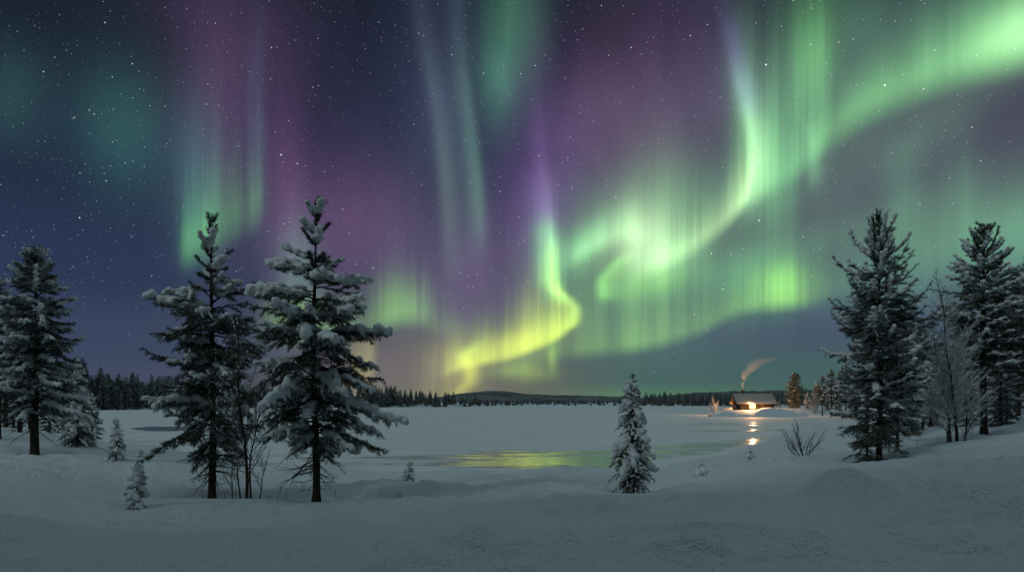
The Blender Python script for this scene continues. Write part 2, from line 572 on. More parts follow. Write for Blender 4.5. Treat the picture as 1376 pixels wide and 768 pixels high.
FARSHORE = [(-2000, 150), (-300, 215), (0, 248), (110, 262), (240, 300), (340, 380), (520, 437), (600, 470), (640, 540), (700, 730), (840, 700),
            (870, 656), (1050, 600), (1120, 330), (1200, 200), (2600, 200)]
DIPS = []      # (x, y, radius, depth): tree wells, footprints; filled before the ground is meshed


def ground_z(x, y, fine=True):
    x, y = np.asarray(x, float), np.asarray(y, float)
    d = np.hypot(x, np.maximum(y, 0)) * 0 + np.maximum(y, 0)
    r = np.hypot(x, y)
    dcl = np.maximum(np.maximum(d, 0.45 * r), 5.0)
    px = PX + F * x / np.maximum(dcl, 6.0)
    px = np.clip(px, _cols[0], _cols[-1])
    # bilinear lookup with smooth column blending
    ci = np.clip(np.searchsorted(_cols, px) - 1, 0, len(_cols) - 2)
    fx = (px - _cols[ci]) / (_cols[ci + 1] - _cols[ci])
    fx = fx * fx * (3 - 2 * fx) * 0.5 + fx * 0.5
    q = np.clip(np.log(dcl / 5) / np.log(30) * 119, 0, 119)
    qi = np.clip(q.astype(int), 0, 118)
    fq = q - qi
    g = lambda a, b: _tab[a, b]
    z = (g(ci, qi) * (1 - fq) + g(ci, qi + 1) * fq) * (1 - fx) + (g(ci + 1, qi) * (1 - fq) + g(ci + 1, qi + 1) * fq) * fx
    z = np.where(y < 0, z + 0.02 * np.minimum(-y, 40), z)
    # headland that carries the cabin
    wob = fbm(x / 14, y / 14, 5, 3) * 9
    spit = sstep(928, 985, px + wob) * sstep(131, 146, d + wob * 0.5) * (1 - sstep(185, 215, d) * (1 - sstep(1060, 1110, px)))
    z = np.maximum(z, -2.4 + spit * (2.27 + 0.35 * sstep(150, 175, d)))
    # far rim of the lake
    fs = np.interp(px, *zip(*FARSHORE))
    wob2 = fbm(px / 16, d / 60, 8, 3) * 8
    rim = sstep(-6, 26, d - fs + wob2)
    z = np.maximum(z, np.where(d > 120, -2.4 + rim * 2.5 + np.clip((d - fs - 20) / 120, 0, 1) * 2.0, -9))
    # drifts
    land = sstep(-1.75, -1.2, z)
    z = z + land * (fbm(x / 9, y / 6, 11, 3) * 0.34 * sstep(4, 12, r) + fbm(x / 3.4, y / 2.0, 21, 3) * 0.17)
    rid = 1 - np.abs(2.0 * fbm(x / 5.2 + .12 * y, y / 2.6, 27, 2))
    z = z + land * (rid - .7) * 0.28 * sstep(4, 8, r) * (1 - sstep(30, 60, r))
    if fine:
        z = z + land * fbm(x / .7, y / .5, 31, 3) * 0.012
        rough = np.exp(-((x + 3.6) / 2.0) ** 2 - ((y - 16.2) / 1.6) ** 2) + np.exp(-((x - 10.2) / 1.2) ** 2 - ((y - 22.5) / 1.3) ** 2) \
            + 0.8 * sstep(4.2, 7.0, x - 0.12 * y) * sstep(6, 8, y) * (1 - sstep(14, 17, y))
        crust = sstep(0.0, .35, fbm(x / 3.2, y / 2.4, 51, 3)) * sstep(3, 5, r) * (1 - sstep(24, 40, r))
        z = z + land * crust * np.abs(fbm(x / 1.1 + .3 * y, y / .42, 53, 3)) * .3
        z = z + rough * np.minimum(fbm(x / .55, y / .5, 41, 3), 0.02) * 0.62
        for (cx, cy, rr, dep) in DIPS:
            m = (np.abs(x - cx) < 3 * rr) & (np.abs(y - cy) < 3 * rr)
            if m.any():
                z[m] -= dep * np.exp(-((x[m] - cx) ** 2 + (y[m] - cy) ** 2) / rr ** 2)
    return z


def gz(x, y):
    return float(ground_z(np.array([x]), np.array([y]), fine=False)[0])


def at(px, d, dz=0.0):
    x = (px - PX) / F * d
    return Vector((x, d, gz(x, d) + dz))


# ------------------------------------------------------------------ materials
def new_mat(name):
    m = bpy.data.materials.new(name)
    m.use_nodes = True
    nt = NT(m.node_tree)
    return m, nt, m.node_tree.nodes['Principled BSDF']


def simple_mat(name, col, rough=0.8, spec=0.3, var=0.25, scale=6.0, bump=0.0, bscale=30.0, stretch=None):
    """base colour with blotchy variation and a fine bump"""
    m, nt, b = new_mat(name)
    co = nt.new('ShaderNodeTexCoord').outputs['Object']
    v = co
    if stretch:
        mp = nt.new('ShaderNodeMapping')
        nt.put(mp.inputs[0], co)
        mp.inputs['Scale'].default_value = stretch
        v = mp.outputs[0]
    n = nt.noise(v, scale, 4.0, 0.6)
    f = nt.smooth(n, 0.3, 0.7)
    nt.put(b.inputs['Base Color'], nt.mix(f, tuple(c * (1 - var) for c in col), tuple(min(1, c * (1 + var)) for c in col)))
    b.inputs['Roughness'].default_value = rough
    b.inputs['Specular IOR Level'].default_value = spec
    if bump:
        bn = nt.new('ShaderNodeBump')
        bn.inputs['Strength'].default_value = 1.0
        bn.inputs['Distance'].default_value = bump
        nt.put(bn.inputs['Height'], nt.noise(v, bscale, 3.0, 0.6))
        nt.put(b.inputs['Normal'], bn.outputs[0])
    return m


def snow_mat(name, bump=0.01, bs=9.0, col=(0.80, 0.83, 0.86), grain=0.25):
    m, nt, b = new_mat(name)
    co = nt.new('ShaderNodeTexCoord').outputs['Object']
    n1 = nt.noise(co, bs, 5.0, 0.62)
    n2 = nt.noise(co, bs * 9, 2.0, 0.6)
    f = nt.smooth(nt.noise(co, 0.35, 3.0, 0.5), 0.3, 0.7)
    nt.put(b.inputs['Base Color'], nt.mix(f, tuple(c * 0.94 for c in col), col))
    b.inputs['Roughness'].default_value = 0.75
    b.inputs['Specular IOR Level'].default_value = 0.2
    bn = nt.new('ShaderNodeBump')
    bn.inputs['Distance'].default_value = bump
    nt.put(bn.inputs['Height'], n1 + n2 * grain)
    nt.put(b.inputs['Normal'], bn.outputs[0])
    return m


M_SNOW = snow_mat('snow_ground', 0.14, 2.2, (0.77, 0.83, 0.87), 0.42)
M_TSNOW = snow_mat('snow_on_branches', 0.008, 9.0, (0.78, 0.80, 0.82))
M_BARK = simple_mat('pine_bark', (0.045, 0.034, 0.028), 0.9, 0.2, 0.5, 9.0, 0.012, 30.0, (1, 1, 0.3))
M_TWIG = simple_mat('dark_twig', (0.040, 0.032, 0.028), 0.9, 0.2, 0.4, 9.0)
M_RIME = simple_mat('rimed_twig', (0.62, 0.63, 0.65), 0.9, 0.2, 0.45, 5.0)
M_HALFRIME = simple_mat('half_rimed_twig', (0.16, 0.155, 0.15), 0.9, 0.2, 0.7, 7.0)
M_NEEDLE = simple_mat('pine_needles', (0.036, 0.055, 0.034), 0.6, 0.35, 0.5, 2.2)
M_FROST = simple_mat('frosted_needles', (0.36, 0.39, 0.39), 0.8, 0.2, 0.4, 3.0)

# ------------------------------------------------------------------ lake: one sheet, snow-covered ice with wet grey-green slush
def polar_grid(angles, radii):
    A, R = np.meshgrid(angles, radii, indexing='ij')
    x, y = np.sin(A) * R, np.cos(A) * R
    na, nr = A.shape
    i = np.arange(na * nr).reshape(na, nr)
    f = np.stack([i[:-1, :-1], i[:-1, 1:], i[1:, 1:], i[1:, :-1]], -1).reshape(-1, 4)
    return x.ravel(), y.ravel(), f


_ang = np.radians(np.linspace(-52, 52, 620))
lx, ly, lf = polar_grid(_ang, np.geomspace(20, 1100, 420))
lpx = PX + F * lx / np.maximum(ly, 1)
ldrift = fbm(lx / 11, ly / 4, 61, 3)
lz = LAKE_Z + ldrift * 0.05 + fbm(lx / 2.5, ly / 1.2, 71, 2) * 0.012
# slush along the near shore: between two wavering lines (photo column, distance of inner / outer edge)
_w1 = fbm(lx / 7, ly / 3.5, 81, 4) * 3.2
inner = np.interp(lpx, [300, 420, 520, 640, 700, 800, 900, 960, 1010, 1060], [35, 32.5, 29.2, 29.5, 29.0, 30.0, 33.5, 38, 46, 60])
outer = np.interp(lpx, [300, 420, 520, 600, 680, 780, 860, 930, 990, 1030, 1060], [35, 36.5, 38.5, 41.5, 43.5, 43.5, 46.0, 52.0, 58, 61, 60])
wet = sstep(-0.8, 3.4, ly - inner + _w1) * sstep(-1.0, 5.0, outer - ly + _w1 * 1.6)
wet = np.where((lpx > 300) & (lpx < 1060), wet, 0)
wet *= 0.62 + 0.38 * sstep(560, 680, lpx) * (1 - 0.6 * sstep(840, 900, lpx))
# small open patch to the left
q = ((lpx - 222) / 44) ** 2 + ((ly - 77) / 8.0) ** 2 + fbm(lx / 6, ly / 6, 91, 3) * 0.6
wet = np.maximum(wet, 1 - sstep(0.75, 1.1, q))
# streaks of thin wet snow out on the ice near the headland
q = sstep(870, 960, lpx) * sstep(58, 75, ly) * (1 - sstep(105, 128, ly)) * sstep(0.05, 0.35, fbm(lx / 16, ly / 5.5, 95, 4))
wet = np.maximum(wet, 0.55 * q)
lz -= wet * 0.05
# keep the wet part level so that it mirrors the sky
lz = lz * (1 - wet) + (LAKE_Z - 0.03) * wet

m, nt, b = new_mat('lake_ice')
co = nt.new('ShaderNodeTexCoord').outputs['Object']
att = nt.new('ShaderNodeAttribute', attribute_name='wet')
brk = nt.noise(co, 0.45, 5.0, 0.62)
brk2 = nt.noise(co, 2.2, 4.0, 0.6)
mps = nt.new('ShaderNodeMapping')
nt.put(mps.inputs[0], co)
mps.inputs['Scale'].default_value = (0.16, 0.75, 1)
brk3 = nt.noise(mps.outputs[0], 1.0, 4.0, 0.6)
fw = nt.smooth(E(nt, att.outputs['Fac']) * 0.92 + (brk - 0.5) * 0.8 + (brk3 - 0.5) * 2.6 + (brk2 - 0.5) * 0.3, 0.30, 0.85)
nt.put(b.inputs['Base Color'], nt.mix(fw, (0.80, 0.83, 0.85), nt.mix(nt.smooth(brk2, .35, .65), (0.11, 0.13, 0.135), (0.24, 0.27, 0.28))))
nt.put(b.inputs['Roughness'], 0.75 - fw * 0.64 + nt.smooth(brk2, 0.4, 0.7) * 0.08)
b.inputs['IOR'].default_value = 1.40
nt.put(b.inputs['Specular IOR Level'], 0.15 + fw * 0.40)
bn = nt.new('ShaderNodeBump')
bn.inputs['Distance'].default_value = 0.05
mpn = nt.new('ShaderNodeMapping')
nt.put(mpn.inputs[0], co)
mpn.inputs['Scale'].default_value = (0.5, 1.3, 1)
hgt = nt.noise(mpn.outputs[0], 1.3, 5.0, 0.6)
nt.put(bn.inputs['Height'], hgt * (1.0 - fw * 0.93))
nt.put(b.inputs['Normal'], bn.outputs[0])
lake = mesh_obj('lake', np.stack([lx, ly, lz], 1), lf, m)
tag(lake, 'frozen lake under snow with a wet greenish slush channel along its near shore', 'lake', kind='structure')
_a = lake.data.attributes.new('wet', 'FLOAT', 'POINT')
_a.data.foreach_set('value', wet.astype(np.float32))

# footprints and tree wells are pressed into the snow before it is meshed
_r = random.Random(4)
for k in range(16):
    t = k / 15
    px_, py_ = 1372 - 190 * t + _r.uniform(-8, 8), 640 + 62 * t + _r.uniform(-6, 6)
    d_ = 10.6 - 1.6 * t
    DIPS.append(((px_ - PX) / F * d_, d_, 0.13, 0.17))
for k in range(14):
    px_, d_ = _r.uniform(1190, 1370), _r.uniform(7.2, 9.4)
    DIPS.append(((px_ - PX) / F * d_, d_, _r.uniform(.09, .2), _r.uniform(.08, .15)))
for px_, d_, rr, dep in [(285, 16, .5, .24), (425, 14.5, .55, .26), (848, 15.9, .8, .24), (1181, 20, .65, .26), (1322, 25, .6, .22), (47, 24, .65, .22),
                         (176, 13, .4, .08), (940, 21, .5, .10), (335, 15.6, .7, .1)]:
    DIPS.append(((px_ - PX) / F * d_, d_, rr, dep))
for px_, d_, rr, dep in [(1030, 142, 2.4, -.7), (1042, 144, 2.2, -.6), (1052, 150, 3, -.5), (975, 152, 2.5, -.3), (1075, 146, 4, -.5)]:
    DIPS.append(((px_ - PX) / F * d_, d_, rr, dep))
_mx, _my = (1140 - PX) / F * 11.6, 11.6      # the rounded mound on the right
for _ox, _oy, _rr, _dp in [(-.45, -.02, .42, -.20), (-.1, 0, .5, -.30), (.32, .06, .5, -.22), (.7, .1, .4, -.10)]:
    DIPS.append((_mx + _ox, _my + _oy, _rr, _dp))

_ang = np.radians(np.concatenate([np.linspace(-180, -50, 50)[:-1], np.linspace(-50, 50, 700), np.linspace(50, 180, 50)[1:]]))
_rad = np.concatenate([[0.2, 0.8, 1.6, 2.4], np.geomspace(3, 60, 430), np.geomspace(60.5, 2400, 220)])
gx, gy, gf = polar_grid(_ang, _rad)
gzv = ground_z(gx, gy)
ground = mesh_obj('snow_ground', np.stack([gx, gy, gzv], 1), gf, M_SNOW)
tag(ground, 'deep rolling snow bank sloping from the viewer down to the lake', 'snow', kind='structure')

# ------------------------------------------------------------------ far fells
m, nt, b = new_mat('fell_forest')
co = nt.new('ShaderNodeTexCoord').outputs['Object']
mpn = nt.new('ShaderNodeMapping')
nt.put(mpn.inputs[0], co)
mpn.inputs['Scale'].default_value = (1, 0.3, 2.4)
n1 = nt.noise(mpn.outputs[0], 0.012, 6.0, 0.65)
n2 = nt.noise(mpn.outputs[0], 0.11, 4.0, 0.7)
sz = nt.new('ShaderNodeSeparateXYZ')
nt.put(sz.inputs[0], co)
hi = nt.smooth(E(nt, sz.outputs[2]) + (n1 - 0.5) * 16.0, 34.0, 50.0)
f = nt.smooth(n1 * 0.5 + n2 * 0.5, 0.42, 0.62, 0.0, 0.55)
nt.put(b.inputs['Base Color'], nt.mix(nt.math('MAXIMUM', f, hi * 0.75), (0.045, 0.055, 0.058), (0.36, 0.39, 0.42)))
b.inputs['Roughness'].default_value = 0.9


def fell(name, label, pts, d, depth):
    """ridge line in photo columns/heights at distance d, sloping to either side"""
    px = np.linspace(pts[0][0], pts[-1][0], 240)
    top = np.interp(px, *zip(*pts))
    for _ in range(6):
        top[1:-1] = (top[:-2] + 2 * top[1:-1] + top[2:]) / 4
    zr = EYE + (PY - top) / F * d
    t = np.linspace(-1, 1, 41)
    X, T = np.meshgrid(px, t, indexing='ij')
    Z = zr[:, None] * np.cos(T * np.pi / 2) ** 1.3 + fbm(X / 9, T * 9, 55, 4) * 3.0 * np.cos(T * np.pi / 2)
    D = d + T * depth
    x = (X - PX) / F * d
    i = np.arange(X.size).reshape(X.shape)
    f = np.stack([i[:-1, :-1], i[1:, :-1], i[1:, 1:], i[:-1, 1:]], -1).reshape(-1, 4)
    o = mesh_obj(name, np.stack([x.ravel(), D.ravel(), Z.ravel() - 1.0], 1), f, m)
    tag(o, label, 'hill', kind='structure')


fell('hills', 'low far fell with a bare snowy top beyond the lake', [(470, 545), (560, 540), (590, 535), (620, 529), (645, 526), (660, 524.6), (680, 525.2), (705, 528.5), (740, 530.5), (800, 531.5), (850, 533), (900, 537), (980, 543)], 2600, 1100)
fell('hills', 'dark wooded ridge along the far right horizon behind the cabin', [(790, 545), (830, 536), (880, 533), (930, 527), (1000, 525), (1060, 524), (1200, 520), (1500, 515)], 1500, 500)
fell('hills', 'dark wooded ridge along the far left horizon', [(-500, 515), (-100, 522), (120, 527), (240, 530), (400, 531), (520, 534), (600, 539), (680, 545)], 1300, 420)

# ------------------------------------------------------------------ trees
UP = np.array([0, 0, 1.0])


def nrm(v):
    return v / (np.linalg.norm(v, axis=-1, keepdims=True) + 1e-9)


class Tubes:
    """many tapered tubes gathered into one mesh"""
    def __init__(self):
        self.v, self.f, self.n = [], [], 0

    def add(self, pts, rad, k=5):
        pts = np.asarray(pts, float)
        m = len(pts)
        rad = np.broadcast_to(np.asarray(rad, float), (m,))
        t = nrm(np.gradient(pts, axis=0))
        ref = np.where(np.abs(t[:, 2:3]) > 0.9, np.array([[1.0, 0, 0]]), np.array([[0, 0, 1.0]]))
        a = nrm(np.cross(t, ref))
        b = np.cross(t, a)
        th = np.arange(k) * 2 * np.pi / k
        ring = pts[:, None] + rad[:, None, None] * (a[:, None] * np.cos(th)[None, :, None] + b[:, None] * np.sin(th)[None, :, None])
        i = self.n + np.arange(m * k).reshape(m, k)
        j = np.roll(i, -1, 1)
        self.v.append(ring.reshape(-1, 3))
        self.f.append(np.stack([i[:-1], j[:-1], j[1:], i[1:]], -1).reshape(-1, 4))
        self.n += m * k

    def build(self, name, mat, parent):
        return mesh_obj(name, np.concatenate(self.v), np.concatenate(self.f), mat, parent)


_bm = bmesh.new()
bmesh.ops.create_icosphere(_bm, subdivisions=1, radius=1.0)
ICO1 = (np.array([v.co[:] for v in _bm.verts]), np.array([[v.index for v in f.verts] for f in _bm.faces]))
bmesh.ops.create_icosphere(_bm, subdivisions=2, radius=1.0)
_bm.free()
_bm = bmesh.new()
bmesh.ops.create_icosphere(_bm, subdivisions=2, radius=1.0)
ICO2 = (np.array([v.co[:] for v in _bm.verts]), np.array([[v.index for v in f.verts] for f in _bm.faces]))
_bm.free()


def blob_mesh(centers, radii, flat, rng, ico=ICO1, rough=0.18, axis=None):
    """overlapping rounded lumps (n); radii (n,), flat (n,) vertical squash"""
    V, Fc = ico
    n = len(centers)
    nv = len(V)
    sc = np.ones((n, nv)) + rng.normal(0, rough, (n, nv)) * 0.6
    ang = rng.uniform(0, 6.28, n)
    c, s = np.cos(ang)[:, None], np.sin(ang)[:, None]
    x = V[:, 0][None] * c - V[:, 1][None] * s
    y = V[:, 0][None] * s + V[:, 1][None] * c
    P = np.stack([x * sc, y * sc, V[:, 2][None] * sc * flat[:, None]], -1) * radii[:, None, None] + centers[:, None]
    f = (Fc[None] + (np.arange(n) * nv)[:, None, None]).reshape(-1, 3)
    return P.reshape(-1, 3), f


def fused(name, verts, faces, mat, parent, voxel):
    """fuse overlapping lumps into one smooth skin of snow"""
    o = mesh_obj(name, verts, faces, mat, None)
    md = o.modifiers.new('fuse', 'REMESH')
    md.mode = 'VOXEL'
    md.voxel_size = voxel
    md.use_smooth_shade = True
    sm = o.modifiers.new('soften', 'SMOOTH')
    sm.factor = 0.5
    sm.iterations = 2
    dg = bpy.context.evaluated_depsgraph_get()
    me = bpy.data.meshes.new_from_object(o.evaluated_get(dg))
    o.modifiers.clear()
    old = o.data
    o.data = me
    bpy.data.meshes.remove(old)
    co = np.zeros(len(me.vertices) * 3, np.float32)
    me.vertices.foreach_get('co', co)
    co = co.reshape(-1, 3)
    k = 1.0 / (voxel * 5)
    dd = fbm(co[:, 0] * k + co[:, 2] * k * .7, co[:, 1] * k - co[:, 2] * k * .6, 5, 2) * voxel * 1.3
    nn = np.zeros(len(me.vertices) * 3, np.float32)
    me.vertices.foreach_get('normal', nn)
    me.vertices.foreach_set('co', (co + nn.reshape(-1, 3) * dd[:, None]).astype(np.float32).ravel())
    me.polygons.foreach_set('use_smooth', np.ones(len(me.polygons), bool))
    me.update()
    o.name = name
    o.parent = parent
    o['kind'] = 'stuff'
    return o


def blades(P, D, rng, per, length, width, spread=0.9):
    """needle blades: per blades at each point P along twig direction D -> verts, tri faces, tip height factor"""
    n = len(P) * per
    P = np.repeat(P, per, 0) + rng.normal(0, 0.006, (n, 3))
    D = np.repeat(D, per, 0)
    r = nrm(rng.normal(0, 1, (n, 3)))
    r = nrm(r - D * np.sum(r * D, -1, keepdims=True))
    T = nrm(D * 0.75 + r * spread)
    L = length * rng.uniform(0.7, 1.25, (n, 1))
    w = nrm(np.cross(T, rng.normal(0, 1, (n, 3)))) * width * 0.5
    v = np.stack([P - w, P + w, P + T * L], 1).reshape(-1, 3)
    f = np.arange(n * 3).reshape(-1, 3)
    return v, f, r[:, 2]


def conifer(name, loc, H, env, seed, trunk_r=None, z0=0.16, step=0.26, nwhorl=5, e_top=52, e_mid=12, e_low=-16, droop=0.22, tip=0.16,
            twig_gap=0.10, twig_len=0.42, needle=0.075, nw=0.013, per=5, ngap=0.03, snow=0.55, snow_r=0.085, snow_up=0.30, frost=0.2, voxel=0.028,
            dead_below=0.0, bias=None, lean=(0, 0), arms=(), stubs=0, snow_t=(0.12, 0.92), trunk_snow=False, open_top=0.0, jit=7, hang=0.10, rz=0.0, bark=None):
    """snow-laden conifer: Empty > trunk, branches, crown (needles), snow.  env: list of (height fraction, radius in m)"""
    rng = np.random.default_rng(seed)
    root = empty(name, loc, rz)
    trunk_r = trunk_r or H * 0.0125
    tt = np.linspace(0, 1, 26)
    ph = rng.uniform(0, 6.28, 2)
    wob = 0.012 * H
    tx = lean[0] * tt + wob * np.sin(tt * 5 + ph[0]) * tt * (1 - tt) * 2
    ty = lean[1] * tt + wob * np.sin(tt * 4 + ph[1]) * tt * (1 - tt) * 2
    tp = np.stack([tx, ty, tt * H - 0.12 * (1 - tt)], 1)
    tr = trunk_r * (1 - tt) ** 0.85 + 0.006
    tr[0] *= 1.35
    tb = Tubes()
    tb.add(tp, tr * (1 + rng.normal(0, .04, 26)), 9)
    tb.build('trunk', bark or M_BARK, root)
    trunk_at = lambda t: np.array([np.interp(t, tt, tp[:, k]) for k in range(3)])
    et, er = zip(*sorted(env))
    br = Tubes()
    NP, ND, NPd, = [], [], []           # needle points, directions
    SC_, SR, SF = [], [], []            # snow lumps
    lumps = lambda c, r, f: (SC_.append(c), SR.append(r), SF.append(f))
    z = z0 * H
    branches = []
    while z < H * 0.985:
        t = z / H
        n = max(3, int(round(nwhorl - open_top * 2.2 * (t > .70) + rng.normal(0, .8))))
        a0 = rng.uniform(0, 6.28)
        for k in range(n):
            az = a0 + k * 6.283 / n + rng.normal(0, .25)
            L = np.interp(t, et, er) * rng.uniform(0.62 - .14 * open_top, 1.12 + .1 * open_top)
            if bias is not None:
                L *= bias(az, t)
            zz = min(0.99 * H, z + rng.normal(0, step * 0.22))
            branches.append((zz / H, az, L, None))
        z += step * (1.0 if t < .8 else .8 + .45 * open_top) * rng.uniform(.8, 1.2)
    for (t, az, L) in arms:
        branches.append((t, az, L, 'arm'))
    # the leader itself bears needles
    lead = [(trunk_at(t), nrm(trunk_at(min(1, t + .01)) - trunk_at(t - .01))) for t in np.arange(max(0.86, 1 - 0.9 / H), 1.0, 0.02 / H * 1.4)]
    NP += [p for p, _ in lead]
    ND += [d for _, d in lead]
    for (t, az, L, kind) in branches:
        L = max(L, 0.06)
        dead = t < dead_below * rng.uniform(.8, 1.2) and kind is None
        e0 = math.radians(np.interp(t, [0, .3, .6, .85, 1], [e_low, e_low * .5 + e_mid * .3, e_mid, (e_mid + e_top) * .55, e_top]) + rng.normal(0, jit))
        h = np.array([math.cos(az), math.sin(az), 0])
        s = np.linspace(0, 1, 12)
        dr = droop * rng.uniform(.7, 1.3) * (1.0 if t < .8 else .35)
        bend = rng.normal(0, .10)
        side = np.array([-h[1], h[0], 0])
        P = trunk_at(t) + (h[None] * math.cos(e0) + UP[None] * math.sin(e0)) * (s * L)[:, None] \
            + UP[None] * (-dr * L * s ** 2 + tip * L * s ** 4 * (1 if t > .25 else .4))[:, None] + side[None] * (bend * L * s ** 2)[:, None]
        P[1:] += rng.normal(0, 0.012 * min(L, 1), (11, 3))
        r0 = min(0.010 + 0.012 * L, np.interp(t, tt, tr) * .6)
        br.add(P, r0 * (1 - s * 0.8), 5)
        bt = nrm(np.gradient(P, axis=0))
        at_s = lambda q: np.array([np.interp(q, s, P[:, k]) for k in range(3)])
        loaded = rng.random() < snow * np.interp(t, [0, snow_t[0], snow_t[0] + .12, snow_t[1], 1], [.1, .35, 1, 1, .55]) or (kind == 'arm' and t > .45)
        # twigs
        q = 0.22 if L > .5 else 0.08
        sgn = 1
        while q < 1.0:
            p = at_s(q)
            d = bt[min(11, int(q * 11))]
            sd = nrm(np.cross(UP, d))
            sgn = -sgn
            brush = open_top > 0 and t > .76
            a = math.radians(rng.uniform(28, 44) if brush else rng.uniform(34, 60))
            tl = min(twig_len, L * .5) * (1.08 - q) ** 0.7 * rng.uniform(.65, 1.2) + 0.05
            if brush:
                tl = min(tl, .24) * rng.uniform(.6, 1.1)
            dirn = nrm(d * math.cos(a) + sd * sgn * math.sin(a) + UP * rng.normal(0.05 if t > .7 else -hang, .16 + hang * .5))
            m = max(2, int(tl / ngap))
            u = np.linspace(0, 1, m)
            tw = p + dirn * (u * tl)[:, None] + UP * (-0.16 * tl * u ** 2 * (1 if t < .8 else -.6))[:, None]
            if dead:
                br.add(tw[:: max(1, m // 3)] if m > 3 else tw, 0.004, 3)
            else:
                br.add(tw[[0, -1]], [0.006, 0.003], 3)
                keep = u > 0.08
                NP.extend(tw[keep])
                ND.extend(np.repeat(dirn[None], keep.sum(), 0))
                if tl > 0.24:
                    for uu in (0.35, 0.6, 0.8):
                        for sg in (-1, 1):
                            d2 = nrm(dirn * .7 + nrm(np.cross(UP, dirn)) * sg * .7 + UP * rng.normal(0, .12))
                            l2 = tl * .42 * (1.1 - uu) * rng.uniform(.7, 1.3) + .03
                            m2 = max(2, int(l2 / ngap))
                            pp = p + dirn * (uu * tl) + UP * (-0.16 * tl * uu ** 2) + d2 * (np.linspace(0.1, 1, m2) * l2)[:, None]
                            NP.extend(pp)
                            ND.extend(np.repeat(d2[None], m2, 0))
                if loaded and rng.random() < 0.85 and q > snow_up:
                    c0 = snow_r * rng.uniform(.5, .95)
                    for uu in np.arange(0.1, 1.02, max(0.12, 0.6 * c0 / tl)):
                        pt = p + dirn * (uu * tl) + UP * (-0.16 * tl * uu ** 2)
                        rr = c0 * (1.05 - .5 * uu) * rng.uniform(.75, 1.2)
                        lumps(pt + UP * rr * .45, rr, rng.uniform(.6, .85))
                elif rng.random() < 0.68 and snow > 0:
                    rr = snow_r * rng.uniform(.25, .5)
                    for uu in np.arange(0.3, 1.0, .2):
                        lumps(p + dirn * (uu * tl) + UP * (rr * .5 - 0.16 * tl * uu ** 2), rr * rng.uniform(.7, 1.1), .7)
            q += twig_gap / L * rng.uniform(.75, 1.25) * (1 + open_top * (1.0 * (t > .66) + 1.2 * (t > .76)))
        # branch end and the needles along it
        if not dead:
            m = max(3, int(L * .8 / ngap))
            u = np.linspace(0.2 if L > .5 else 0.05, 1, m)
            if open_top > 0 and t > .76:     # bottle-brush shoots near the top
                u = np.repeat(np.linspace(0.12, 1, int(m * 1.6)), 3)
            Q = np.stack([np.interp(u, s, P[:, k]) for k in range(3)], 1)
            NP.extend(Q)
            ND.extend(np.stack([np.interp(u, s, bt[:, k]) for k in range(3)], 1))
            if loaded and t < .95:
                size = rng.uniform(.75, 1.35) * (1.25 if kind == 'arm' else 1)
                u = snow_up * rng.uniform(.8, 1.1)
                while u < 1.02:
                    rr = snow_r * size * (0.75 + 0.5 * math.sin(min(1, u) * 3.0)) * rng.uniform(.55, 1.3) * (.8 if t > .85 else 1)
                    if rng.random() < .88:
                        lumps(at_s(min(1, u)) + UP * rr * .5 + rng.normal(0, .15 * rr, 3), rr, rng.uniform(.62, .95))
                    u += 0.6 * rr / L
                if t > .15:     # the mitten of snow that hangs over the tip
                    rr = snow_r * size * rng.uniform(.7, 1.0)
                    lumps(at_s(1.0) + UP * rr * .1 + h * rr * .3, rr, 1.0)
    for k in range(stubs):
        t = rng.uniform(.06, dead_below + .08)
        az = rng.uniform(0, 6.28)
        L = rng.uniform(.3, 1.0)
        s = np.linspace(0, 1, 7)
        h = np.array([math.cos(az), math.sin(az), 0])
        P = trunk_at(t) + h * (s * L)[:, None] + UP * ((-.25 * s + .2 * s ** 3) * L)[:, None] + rng.normal(0, .018, (7, 3)) * s[:, None]
        br.add(P, .010 * (1 - .7 * s), 4)
        for _ in range(4):
            q = rng.uniform(.3, .95)
            p = np.array([np.interp(q, s, P[:, k]) for k in range(3)])
            d = nrm(h * .8 + rng.normal(0, .5, 3))
            l = rng.uniform(.12, .35)
            br.add(p + d * (np.linspace(0, 1, 4) * l)[:, None] + rng.normal(0, .01, (4, 3)), [.005, .004, .003, .002], 3)
    br.build('branches', M_TWIG, root)
    v, f, tz = blades(np.array(NP), np.array(ND), rng, per, needle, nw)
    idx = (rng.random(len(f)) < frost * np.clip(.6 + tz, 0.1, 1.6)).astype(np.int32)
    mesh_obj('crown', v, f, [M_NEEDLE, M_FROST], root, smooth=False, mat_idx=idx)
    if SC_:
        if trunk_snow:
            for t in np.arange(.1, .9, .02):
                if rng.random() < .5:
                    lumps(trunk_at(t) + rng.normal(0, .03, 3), .05, 1.3)
        v, f = blob_mesh(np.array(SC_), np.array(SR), np.array(SF), rng)
        fused('snow', v, f, M_TSNOW, root, voxel)
    return root


